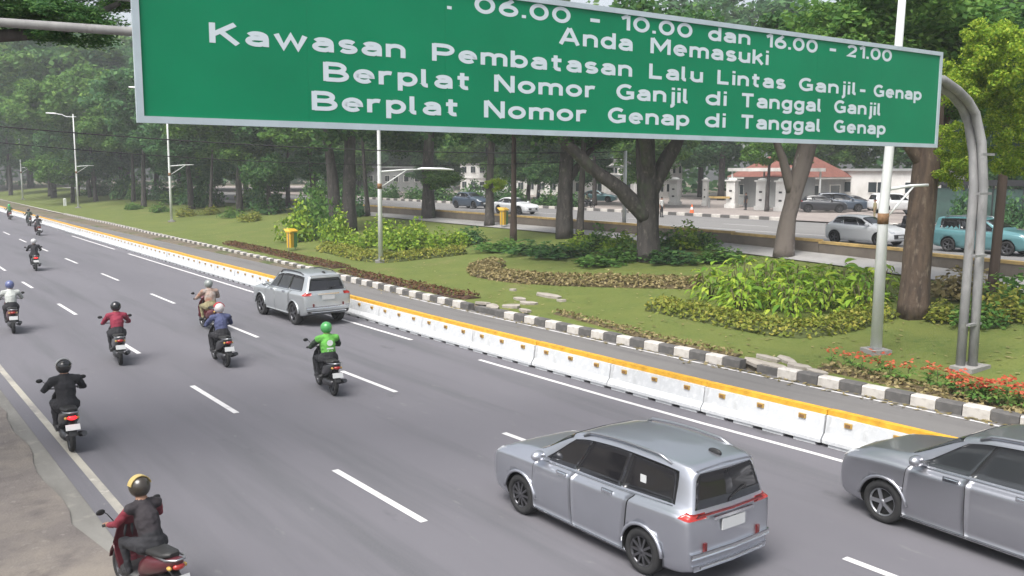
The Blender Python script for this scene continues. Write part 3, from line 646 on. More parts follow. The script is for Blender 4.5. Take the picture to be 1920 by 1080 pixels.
tree('small_tree', 'small round tree with dark green crown down to the lawn, left of the litter bin', at(505, 402), [(0, 0, 0), (0, 0, 2.4), (.1, 0, 4)], [.22, .18, .1], 'bark', [((0, 0, 4.1), 2.9, 'lf_dark', 1.25)], seed=10)
tp = at(1858, 574)
tree('thin_trunk_tree', 'thin dark brown trunk right of the gantry post', tp, [(0, 0, 0), (.12, 0, 3), (.3, 0, 6), (.45, 0, 8.5)], [.17, .15, .13, .1], 'timber', [((.6, .8, 8.8), 2.3, 'lf_dark', .8), ((1.6, .2, 7.0), 1.5, 'lf_mid', .8)], seed=11)
# lawn trees further along to the left
LT = [((690, 405), .34), ((590, 395), .5), ((540, 388), .42), ((450, 396), .6), ((395, 402), .3), ((360, 392), .6), ((270, 388), .55), ((180, 378), .5), ((95, 368), .7), ((20, 366), .6), ((250, 378), .5), ((480, 380), .5)]
for i, (uv, r) in enumerate(LT):
    p = at(*uv); H = rnd.uniform(10, 14) + (max(0, 300-uv[0])*.035)
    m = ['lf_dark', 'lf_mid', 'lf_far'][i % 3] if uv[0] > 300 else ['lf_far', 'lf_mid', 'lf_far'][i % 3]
    k = H/11
    tree('garden_tree', 'tall dark-trunked tree in the shaded row on the left lawn', p, [(0, 0, 0), (rnd.uniform(-.2, .2), 0, 3), (rnd.uniform(-.6, .6), 0, H*.7)], [r*.62, r*.5, r*.3], 'bark',
         [((0, 0, H), 6.2*k, m, .8), ((rnd.uniform(-3, 3), -2.5*k, H*.7), 4.2*k, m, .8)] + ([((rnd.uniform(-3, 3), 1.5, H*.42), 3.2*k, 'lf_far', .8)] if i % 2 else []), group='trees in the row on the left lawn', seed=20+i)
# row of trees beyond the far road, and more behind them
far_spots = []
for i in range(17): far_spots.append((66+rnd.uniform(0, 9), 8+i*9.5+rnd.uniform(-3, 3), rnd.uniform(11, 16)))
for i in range(16): far_spots.append((92+rnd.uniform(0, 26), 6+i*13+rnd.uniform(-5, 5), rnd.uniform(21, 28)))
for i in range(12): far_spots.append((30+i*5.5+rnd.uniform(-2, 2), 175+rnd.uniform(-15, 25), rnd.uniform(20, 27)))
for i in range(8): far_spots.append((13+i*4.2, 225+rnd.uniform(0, 40), rnd.uniform(28, 38)))
for i in range(8): far_spots.append((34+rnd.uniform(-6, 8), 108+i*11, rnd.uniform(15, 20)))
for i, (x, y, H) in enumerate(far_spots):
    if 70 < x < 100 and 44 < y < 74 : x = 104
    far = y > 150; k = H/11
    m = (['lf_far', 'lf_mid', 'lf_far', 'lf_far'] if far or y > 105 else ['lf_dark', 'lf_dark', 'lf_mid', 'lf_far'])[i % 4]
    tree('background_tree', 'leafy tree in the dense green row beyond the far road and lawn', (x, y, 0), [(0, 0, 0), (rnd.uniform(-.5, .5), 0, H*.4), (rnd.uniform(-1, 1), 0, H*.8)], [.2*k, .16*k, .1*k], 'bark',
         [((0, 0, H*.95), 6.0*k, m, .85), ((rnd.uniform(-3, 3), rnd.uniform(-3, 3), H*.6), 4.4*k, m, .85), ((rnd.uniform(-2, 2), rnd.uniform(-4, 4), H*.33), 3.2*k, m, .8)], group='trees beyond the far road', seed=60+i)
tree('forecourt_tree', 'leafy tree hiding most of the red roof behind the gate pillars', (71, 54.6, 0), [(0, 0, 0), (.1, 0, 3), (.2, 0, 5)], [.2, .17, .1], 'bark', [((0, 0, 6.2), 3.0, 'lf_mid', .8), ((2.2, -1.6, 5.6), 2.2, 'lf_dark', .8)], seed=91)
# tree by the near pavement whose dark twigs hang into the top left corner
tree('overhanging_tree', 'dark tree whose branches hang into the top left corner above the road', (-1.2, 17.5, 0), [(0, 0, 0), (.1, 0, 3), (.4, .2, 6), (.8, .3, 9)], [.35, .3, .24, .15], 'bark',
     [((4.2, -1.2, 7.75), 1.2, 'lf_dark', .55), ((5.2, -.6, 8.5), 1.2, 'lf_dark', .5), ((2.9, -.6, 8.0), 1.5, 'lf_dark', .5), ((-.6, 1, 9.3), 3.4, 'lf_dark', .5)], limbs=[([(.4, .2, 6), (1.4, -.2, 7.4), (2.6, -.8, 7.4), (4.2, -1.2, 7.6), (5.2, -1, 8.2)], [.16, .13, .11, .09, .04])], seed=31, near=True)

# the wooded mass closing the view far behind the buildings and along the road's end
def far_woods():
    r = random.Random(44); vs = []; fs = []
    def pos():
        if r.random() < .62: x, y = r.gauss(128, 5), r.uniform(-30, 300)
        else: x, y = r.uniform(2, 130), r.gauss(285, 8)
        top = 19+6*noise.noise((x*.07, y*.07, 0))+3*noise.noise((x*.3, y*.3, 5)); z = 1.5+(top)*r.random()**.8
        return Vector((x, y, z)), Vector((-.6, -.6, .6))
    v, f = leaf_cards(30000, pos, 1.6, r, flat=.6, up=.4)
    me = bpy.data.meshes.new('far_woods'); me.from_pydata(v, [], f); me.materials.append(M['lf_far']); me.update()
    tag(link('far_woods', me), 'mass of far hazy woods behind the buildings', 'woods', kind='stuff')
far_woods()
# low dense shrubs along the far kerb
def shrub_mesh(seed, n, size, h=1.):
    r = random.Random(seed)
    def pos():
        d = Vector((r.gauss(0, 1), r.gauss(0, 1), abs(r.gauss(0, 1)))).normalized(); q = r.random()**.4*(1+.25*math.sin(5*d.x+seed)+.2*math.sin(7*d.y))
        return Vector((d.x*q, d.y*q, d.z*q*h+.05)), d
    vs, fs = leaf_cards(n, pos, size, r, up=.6)
    me = bpy.data.meshes.new('foliage'); me.from_pydata(vs, [], fs); me.materials.append(M['lf_mid']); me.update(); return me
SHR = [shrub_mesh(s, 900, .2) for s in (1, 2, 3)]
def shrub(name, label, base, rad, h, m, group=None, i=0, loc_z=0):
    t = empty(name, label, 'shrub', base, i*1.3, group)
    o = link('foliage', SHR[i % 3], t); o.scale = (rad, rad, h); o.material_slots[0].link = 'OBJECT'; o.material_slots[0].material = M[m]
    b = MB()
    for k in range(4): b.tube([(.05*k-.08, 0, -.05), (rad*.3*math.cos(k*1.6), rad*.3*math.sin(k*1.6), h*.6)], [.03, .015], 5)
    b.build('stem', M['stem'], t); return t
for k in range(16):
    x, y = 62.3+rnd.uniform(-.5, 1.5), 74+k*4.2
    shrub('roadside_shrub', 'dark roadside shrub behind the black and white far kerb', (x, y, 1.7), rnd.uniform(1.4, 2.2), rnd.uniform(1.2, 2.4), 'lf_dark', 'dark shrubs behind the far kerb', k)
for k in range(16):
    x, y = 35.5+rnd.uniform(-1.5, 2.5), 74+k*6.5
    shrub('garden_shrub', 'tall dark shrub under the trees at the back of the left lawn', (x, y, hz(x)), rnd.uniform(1.6, 2.6), rnd.uniform(1.8, 3.4), ['lf_far', 'lf_mid', 'lf_dark'][k % 3], 'tall shrubs at the back of the left lawn', k)
def shrubs_px(lst, name, label, group, m, wh=None):
    for i, (u, v, r, h) in enumerate(lst):
        p = at(u, v); shrub(name, label+(', '+wh[i] if wh else ''), p, r, h, m[i % len(m)], group, i)
shrubs_px([(560, 452, 1.5, 2.2), (598, 446, 1.6, 2.6), (630, 452, 1.2, 1.9), (585, 428, 1.4, 2.4)], 'plume_shrub', 'bright leafy shrub clump behind the litter bin', 'shrubs behind the litter bin', ['lf_shrub', 'lf_mid'])
shrubs_px([(660, 468, 1.0, 1.0), (700, 462, 1.1, 1.2), (745, 468, 1.1, 1.3), (785, 466, 1.1, 1.15), (825, 466, 1.0, 1.0), (860, 462, .9, .9), (720, 450, 1.2, 1.3), (780, 450, 1.1, 1.2)], 'bed_shrub', 'green leafy shrub in the bed around the second lamp', 'shrubs in the bed around the second lamp', ['lf_shrub'])
shrubs_px([(1090, 468, 1.0, .8), (1130, 470, 1.2, 1.1), (1165, 474, 1.1, .95), (1255, 468, 1.1, .95), (1290, 466, 1.2, 1.1), (1320, 466, .9, .8)], 'bed_shrub', 'bright green shrub at the foot of the forked tree', 'shrubs around the forked tree', ['lf_shrub', 'lf_mid'])
shrubs_px([(1180, 486, 1.4, .8), (1000, 475, 1.6, .6), (940, 470, 1.5, .6), (1050, 482, 1.7, .6), (1130, 495, 1.6, .5), (1260, 492, 1.5, .6), (1350, 490, 1.4, .6), (880, 455, 1.4, .8)], 'low_shrub', 'low dull green ground shrub behind the beige hedge', 'low shrubs behind the beige hedge', ['lf_mid', 'lf_dark'], ['left of the forked trunk', 'right of the thin dark trunk', 'nearly below the second bin', 'between thin and forked trunks', 'nearest the hedge middle', 'just right of the forked trunk', 'beside the large-leaved bed', 'farthest left of them'])
shrubs_px([(1830, 610, .9, .7), (1880, 600, 1.0, .9), (1800, 560, 1.2, 1.0), (1905, 575, 1.2, 1.0), (1770, 600, .8, .5)], 'low_shrub', 'low shrub behind the gantry post', 'low shrubs behind the gantry post', ['lf_mid', 'lf_hedge', 'lf_beige'], ['green and nearest the post', 'yellow-green in the middle', 'dry beige by the broad trunk', 'green at the frame edge', 'small and yellow-green by the trunk'])
for i, (u, v) in enumerate([(395, 402), (435, 408), (470, 415), (300, 398), (350, 406), (250, 393)]):
    shrub('lawn_shrub', 'low yellowish shrub scattered on the left lawn', at(u, v), 1.2, .8, ['lf_hedge', 'lf_mid'][i % 2], 'low shrubs on the left lawn', i)

# large-leaved shrubs in the near bed: single leaves
def big_leaf():
    b = MB(); b.smooth = True; L = []
    prof = [(0, .03), (.18, .26), (.45, .36), (.75, .24), (1, .02)]
    for i, (x, wd) in enumerate(prof):
        z = .1*math.sin(x*3)-.3*x*x
        b.v += [(x, wd*.5, z+.06*wd), (x, 0, z-.02), (x, -wd*.5, z+.06*wd)]
    for i in range(4):
        k = i*3; b.face((k, k+3, k+4, k+1)); b.face((k+1, k+4, k+5, k+2))
    return b
LEAFM = [big_leaf().mesh('leaf', M[m]) for m in ('lf_shrub', 'lf_yel', 'lf_shrub', 'lf_mid')]
lm2 = [leafmat('leaf_deep_green', (0.099, 0.207, 0.027), (0.127, 0.265, 0.034), trans=.4), leafmat('leaf_bright_green', (0.207, 0.342, 0.036), (0.265, 0.437, 0.046), trans=.4), leafmat('leaf_lime_green', (0.342, 0.432, 0.054), (0.437, 0.552, 0.069), trans=.4), leafmat('leaf_dull_green', (0.108, 0.198, 0.027), (0.138, 0.253, 0.034), trans=.4)]  # four leaf greens, dealt out to single leaves at random
for me, mm in zip(LEAFM, lm2): me.materials.clear(); me.materials.append(mm)
def leaf_mass(seed):
    r = random.Random(seed); b = MB(); proto = big_leaf(); b.smooth = True
    for k in range(130):
        d = Vector((r.gauss(0, 1), r.gauss(0, 1), abs(r.gauss(0, 1)))).normalized(); q = r.random()**.4
        p = Vector((d.x*q*.85, d.y*q*.85, .12+d.z*q*1.3)); s_ = r.uniform(.18, .36)
        mx = Matrix.Rotation(math.atan2(d.y, d.x)+r.uniform(-.6, .6), 3, 'Z') @ Matrix.Rotation(r.uniform(-.1, .8), 3, 'Y') @ Matrix.Rotation(r.uniform(-.6, .6), 3, 'X')
        n0 = len(b.v); b.v += [tuple(p+mx @ (Vector(v)*s_)) for v in proto.v]
        for f in proto.f: b.face([n0+j for j in f])
    return b.mesh('foliage', M['lf_shrub'])
BIGF = [leaf_mass(k) for k in range(3)]
nleaf = 0; SP = []
for i in range(19):
    a = i*2.4; q = math.sqrt((i+.5)/19); SP.append((28.4+2.7*q*math.cos(a), 20.7+3.7*q*math.sin(a)))
SP.sort(key=lambda p: p[0]-.1*p[1])
for i, (x, y) in enumerate(SP):
    h = rnd.uniform(1.2, 1.6); base = Vector((x, y, hz(x)-.02))
    t = empty('large_leaf_shrub', 'glossy large-leaved green shrub in the near bed between the forked tree and the nearest lamp', 'shrub', base, rnd.uniform(0, 6), 'large-leaved shrubs in the near bed')
    b = MB()
    for k in range(6): b.tube([(.06*math.cos(k), .06*math.sin(k), 0), (.4*math.cos(k*1.05), .4*math.sin(k*1.05), h*.75)], [.03, .015], 5)
    b.build('stem', M['stem'], t)
    o = link('foliage', BIGF[i % 3], t); o.scale = (1, 1, h/1.5); o['kind'] = 'stuff'
    for k in range(16 if i > 2 else 10):
        d = Vector((rnd.gauss(0, 1), rnd.gauss(0, 1), abs(rnd.gauss(0, 1))+.15)).normalized()
        p = Vector((d.x*.8, d.y*.8, d.z*h*.92)); az = math.atan2(d.y, d.x)+rnd.uniform(-.5, .5)
        s = rnd.uniform(.36, .6)
        lf = link('leaf', LEAFM[rnd.choice((0, 1, 1, 2, 2, 3))], t, p, (rnd.uniform(-.5, .5), rnd.uniform(-.45, .35), az)); lf.scale = (s, s*1.15, s); nleaf += 1

# clipped hedges and groundcover strips following a line of points
def hedge(name, label, pts, wd, h, m, size=.16, dens=190, cat='hedge', zoff=0, under='soil', seed=0):
    r = random.Random(seed+5); pts = [Vector(p) for p in pts]; seg = [(pts[i+1]-pts[i]).length for i in range(len(pts)-1)]; tot = sum(seg)
    def along(q):
        a, c = along0(max(0, q-.5/tot)), along0(min(1, q+.5/tot)); d = (c-a).normalized(); return along0(q), Vector((-d.y, d.x, 0))
    def along0(q):
        q *= tot
        for i, s in enumerate(seg):
            if q <= s or i == len(seg)-1:
                d = (pts[i+1]-pts[i]).normalized(); return pts[i]+d*q
            q -= s
    root = empty(name, label, cat, pts[0]); root.location.z = hz(pts[0].x)+zoff
    o0 = Vector(root.location); b = MB(); n = max(6, int(tot/.5)); rings = []
    for i in range(n+1):
        p, nn = along(i/n); k = .75+.25*noise.noise((i*.6, seed, 0)); ring = []
        for j in range(7):
            th = math.pi*j/6; q = p+nn*(math.cos(th)*wd/2*.86); ring.append(Vector((q.x, q.y, hz(q.x)+zoff-.05+math.sin(th)*h*.68*k))-o0)
        rings.append(ring)
    b.loft(rings, cap=True); core = b.build('hedge_body', M['core_'+m] if 'core_'+m in M else M['stem'], root); fixn(core)
    def pos():
        q = r.random(); p, nn = along(q); th = math.acos(r.uniform(-1, 1)); k = .8+.3*noise.noise((q*n*.6, seed, 0))+.12*r.gauss(0, 1)
        f = r.uniform(.85, 1.05)
        x = p+nn*(math.cos(th)*wd/2*f); z = hz(x.x)+zoff+math.sin(th)*h*k*f
        return Vector((x.x, x.y, z))-o0, Vector((nn.x*math.cos(th), nn.y*math.cos(th), math.sin(th)))
    vs, fs = leaf_cards(int(tot*wd*dens), pos, size, r, up=.5)
    me = bpy.data.meshes.new('foliage'); me.from_pydata(vs, [], fs); me.materials.append(M[m]); me.update()
    f = link('foliage', me, root); f['kind'] = 'stuff'; return root
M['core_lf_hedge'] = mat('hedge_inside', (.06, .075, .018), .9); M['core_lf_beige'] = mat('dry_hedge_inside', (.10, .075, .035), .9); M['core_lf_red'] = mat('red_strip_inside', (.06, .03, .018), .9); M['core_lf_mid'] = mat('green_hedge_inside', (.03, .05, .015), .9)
A_ = lambda l: [at(*p) for p in l]
hedge('clipped_hedge', 'yellow-green clipped hedge edging the near large-leaved shrub bed', A_([(1232, 578), (1290, 590), (1370, 606), (1440, 620), (1500, 628), (1560, 618), (1610, 604), (1650, 592)]), 1.5, .5, 'lf_hedge', seed=1)
hedge('clipped_hedge', 'dry beige clipped hedge curving in front of the forked tree', A_([(930, 498), (900, 506), (915, 517), (970, 526), (1050, 531), (1130, 533), (1220, 535), (1310, 537)]), 1.6, .5, 'lf_beige', seed=2)
hedge('clipped_hedge', 'yellow-green hedge in a point around the second lamp bed', A_([(612, 468), (650, 476), (690, 486), (725, 490), (770, 485), (820, 480), (870, 474)]), 1.8, .55, 'lf_hedge', seed=3)
hedge('red_groundcover', 'reddish groundcover strip by the farther litter bin', A_([(430, 457), (470, 466), (520, 476), (560, 486), (600, 494), (640, 503)]), 1.3, .26, 'lf_red', size=.13, dens=120, seed=4, cat='ground cover')
hedge('red_groundcover', 'low red-brown groundcover strip behind the silver off-roader', A_([(650, 510), (700, 522), (750, 533), (800, 543), (850, 553), (888, 560)]), 1.0, .28, 'lf_red', size=.13, dens=140, seed=5, cat='ground cover')
hedge('kerb_planting', 'thin dry planting along the kerb between the two rubble patches', A_([(1045, 588), (1100, 602), (1160, 618), (1220, 634), (1280, 648), (1340, 660), (1385, 668)]), .5, .22, 'lf_beige', size=.14, dens=90, seed=6, cat='ground cover')
hedge('flower_bed_planting', 'dry leafy planting under the red flowers', A_([(1545, 690), (1620, 706), (1700, 724), (1780, 744), (1850, 760), (1925, 780), (2010, 802)]), .9, .2, 'lf_beige', size=.13, dens=120, seed=7, cat='ground cover')
# red flowering plants along the near kerb
def flower_proto():
    t = empty('flowering_plant', 'red flowering plant in the row behind the near kerb', 'flower', (0, 0, 0), 0, 'red flowers behind the near kerb')
    b = MB(); r = random.Random(3)
    for k in range(9):
        a = k*.72; d = Vector((math.cos(a), math.sin(a), 0)); p = Vector((0, 0, .05+.03*k)); n_ = Vector((-d.y, d.x, 0))
        q = p+d*.16+Vector((0, 0, .1)); e = p+d*.27+Vector((0, 0, .05)); n0 = len(b.v)
        b.v += [tuple(p), tuple(q+n_*.05), tuple(e), tuple(q-n_*.05)]; b.face((n0, n0+1, n0+2, n0+3))
    b.build('leaves', M['lf_mid'], t)
    b = MB(); b.tube([(0, 0, 0), (.01, .01, .42)], .008, 4); b.build('stem', M['stem'], t)
    b = MB()
    for k in range(16):
        a = r.uniform(0, 6.3); p = Vector((.1*r.gauss(0, 1), .1*r.gauss(0, 1), .44+r.uniform(-.1, .1))); d = Vector((math.cos(a), math.sin(a), r.uniform(-.3, .6)))*.085; n_ = Vector((-math.sin(a), math.cos(a), .3))*.05; n0 = len(b.v)
        b.v += [tuple(p), tuple(p+d*.5+n_), tuple(p+d), tuple(p+d*.5-n_)]; b.face((n0, n0+1, n0+2, n0+3))
    b.build('blossom', M['lf_flower'], t); return t
fp = flower_proto(); FL = [(1545, 684), (1640, 704), (1725, 724), (1800, 742), (1870, 758), (1935, 774)]
n0 = True
for k in range(62):
    q = (k+.5)/62*5; i = min(4, int(q)); f = q-i
    if rnd.random() > .25+.5*min(1, q/3): continue
    u, v = FL[i][0]+(FL[i+1][0]-FL[i][0])*f+rnd.uniform(-6, 6), FL[i][1]+(FL[i+1][1]-FL[i][1])*f+rnd.uniform(-7, 7)
    p = at(u, v); s = rnd.uniform(.75, 1.25)
    if n0: fp.location = p; n0 = False
    else: copy_tree(fp, p, rnd.uniform(0, 6), scale=s)
def litter():
    r = random.Random(21); vs = []; fs = []
    while len(fs) < 2600:
        y = 6+70*r.random()**1.4
        if r.random() < .72: x = interp(KERB, y)+.4+r.random()*14
        else: x = interp(KERB, y)-abs(r.gauss(0, .18))-.02
        z = hz(x)+(.035 if x > 19.8 else .012); a = r.uniform(0, 6.3); L = r.uniform(.05, .12); k = len(vs); ca, sa = math.cos(a)*L, math.sin(a)*L
        vs += [(x-ca, y-sa, z), (x+sa*.4, y-ca*.4, z+.012), (x+ca, y+sa, z+.02), (x-sa*.4, y+ca*.4, z+.008)]; fs.append((k, k+1, k+2, k+3))
    me = bpy.data.meshes.new('fallen_leaves'); me.from_pydata(vs, [], fs); me.materials.append(M['lf_beige']); me.update()
    tag(link('fallen_leaves', me), 'dry fallen leaves scattered over the lawn and along the kerb', 'leaves', kind='stuff')
litter()

# ------------------------------------------------------------------ buildings beyond the far road
def building(name, label, x, y, wx, wy, h, wall, rows, cols, roof='flat', rz=0., win_h=1.3, z=1.65, roofm='wall_g', doors=0):
    t = empty(name, label, 'building', (x, y, z), rz)
    b = MB(); b.box((0, 0, h/2), (wx, wy, h)); b.build('wall', M[wall], t)
    if roof == 'flat':
        b = MB(); b.box((0, 0, h+.12), (wx+.7, wy+.7, .26)); b.build('roof', M[roofm], t)
    else:
        b = MB(); e = .8; n = len(b.v); X, Y = wx/2+e, wy/2+e
        b.v += [(-X, -Y, h), (X, -Y, h), (X, Y, h), (-X, Y, h), (0, -Y+X*.8, h+X*.62), (0, Y-X*.8, h+X*.62)]
        for f in ((0, 1, 4), (1, 2, 5, 4), (2, 3, 5), (3, 0, 4, 5), (3, 2, 1, 0)): b.face(f)
        b.build('roof', M['roof_red'], t)
        b = MB(); b.box((0, 0, h-.12), (2*X-.1, 2*Y-.1, .2)); b.build('eave', M['wall_w'], t)
    fh = h/rows
    for r_ in range(rows):
        for c in range(cols):
            yy = -wy/2+(c+.5)*wy/cols; b = MB(); wd = wy/cols*.55
            zz = r_*fh+fh*.55
            b.box((-wx/2-.02, yy, zz), (.1, wd, win_h)); f = b.build('window', M['wall_w'], t)
            for q in (-1, 1):
                b = MB(); b.box((-wx/2-.075, yy+q*wd*.235, zz), (.02, wd*.42, win_h*.86)); b.build('pane', M['win'], f)
        for c in range(max(2, cols//2)):
            xx = -wx/2+(c+.5)*wx/max(2, cols//2); zz = r_*fh+fh*.55; b = MB()
            b.box((xx, -wy/2-.02, zz), (wx/max(2, cols//2)*.5, .1, win_h)); f = b.build('window', M['wall_w'], t)
            b = MB(); b.box((xx, -wy/2-.075, zz), (wx/max(2, cols//2)*.42, .02, win_h*.86)); b.build('pane', M['win'], f)
        if r_: 
            b = MB(); b.box((0, 0, r_*fh), (wx+.3, wy+.3, .18)); b.build('ledge', M['wall_w'], t)
    return t
building('guard_house', 'low guard house with red tiled hipped roof behind the gate pillars', 88, 64.5, 8, 9, 3.3, 'wall_g', 1, 4, roof='hip')
building('white_hall', 'plain white flat-roofed hall behind the parked dark cars', 96, 56, 8, 13, 4.0, 'wall_w', 1, 3)
building('office_block', 'pale four-storey office block behind the trees at far right', 92, 22, 16, 24, 14, 'wall_c', 4, 8, win_h=1.5)
building('long_building', 'long low white building seen between the trunks beyond the far road', 98, 118, 10, 46, 5.5, 'wall_w', 2, 16)
building('grey_building', 'grey building behind the trees left of the long low white one', 92, 168, 12, 34, 4.6, 'wall_g', 1, 10)
building('kiosk', 'small pale kiosk with flat roof at the back of the forecourt', 84, 92, 5, 7, 3.2, 'wall_w', 1, 2)
# guard canopy
t = empty('flat_canopy', 'white-edged flat canopy on thin posts beside the red-roofed guard house', 'canopy', (80, 60.5, 1.73))
b = MB(); b.box((0, 0, 4.0), (6, 8, .35)); b.build('canopy_roof', M['wall_w'], t)
for x in (-2.7, 2.7):
    for y in (-3.6, 3.6):
        b = MB(); b.tube([(x, y, 0), (x, y, 3.83)], .1, 8); b.build('post', M['polew'], t)
b = MB(); b.box((.6, 0, 1.6), (3.6, 6.4, 3.2)); b.build('booth_wall', M['wall_g'], t)
# gate pillars
PL = ['pale grey gate pillar right of the forked tree', 'broken-looking slim gate pillar, second from the forked tree', 'white gate pillar beside the yellow barrier boom', 'white gate pillar left of the leaning tree', 'white gate pillar half hidden behind the leaning tree']
for (uv, lb) in zip([(1265, 386), (1322, 388), (1372, 392), (1428, 396), (1465, 398)], PL):
    p = at(*uv); t = empty('gate_pillar', lb, 'pillar', (p.x, p.y, 1.72), .3, 'pillars of the gate beyond the far road')
    k = .55 if 'slim' in lb else 1
    b = MB(); b.box((0, 0, .2), (1.2*k, 1.2*k, .4)); b.build('plinth', M['wall_w'], t)
    b = MB(); b.box((0, 0, 1.6), (.95*k, .95*k, 2.4)); b.build('shaft', M['wall_w'], t)
    b = MB(); b.box((0, 0, 2.87), (1.25*k, 1.25*k, .14)); b.ball((0, 0, 2.94), (.5*k, .5*k, .22), 12, 6); b.build('cap', M['wall_w'], t)
    for zz in (1.0, 1.8):
        b = MB(); b.box((-.48*k, 0, zz), (.03, .3*k, .18)); b.build('plaque', M['metal_d'], t)
p = at(1348, 392); t = empty('gate_boom', 'yellow swing boom between the white gate pillars', 'boom', (p.x, p.y, 1.72), -1.1)
b = MB(); b.box((0, 0, 1.1), (2.2, .12, .22)); b.build('boom_bar', M['fmedtop'], t); b = MB(); b.box((-1.05, 0, .55), (.18, .18, 1.1)); b.build('post', M['galv'], t)
# dark green fence at far right
t = empty('metal_fence', 'dark green fence with a dark top beam behind the teal people carrier', 'fence', (63.5, 8, 1.72))
for k in range(13):
    b = MB(); b.box((0, k*2+1, 1.35), (.08, 1.92, 2.5)); b.build('panel', M['fence'], t)
for k in range(14):
    b = MB(); b.box((0, k*2, 1.4), (.16, .07, 2.8)); b.build('post', M['metal_d'], t)
b = MB(); b.box((0, 13, 3.0), (.5, 26.2, .4)); b.build('top_beam', M['metal_d'], t)
for k in range(7):
    shrub('fence_shrub', 'green shrub growing against the dark green fence', (62.2, 11+k*3.4, 1.72), rnd.uniform(.9, 1.3), rnd.uniform(1.2, 2.2), 'lf_far', 'shrubs against the fence', k)

# thin city haze over the whole place
b = MB(); b.box((35, 150, 28.4), (600, 560, 59.2)); hz_o = b.build('haze', []); hz_o['kind'] = 'stuff'
hm = bpy.data.materials.new('haze'); hm.use_nodes = True; ht = hm.node_tree; ht.nodes.remove(ht.nodes['Principled BSDF'])
pv = ht.nodes.new('ShaderNodeVolumePrincipled'); pv.inputs['Color'].default_value = (.86, .9, .92, 1); pv.inputs['Density'].default_value = .0008
ht.links.new(pv.outputs[0], ht.nodes['Material Output'].inputs['Volume']); hz_o.data.materials.append(hm)
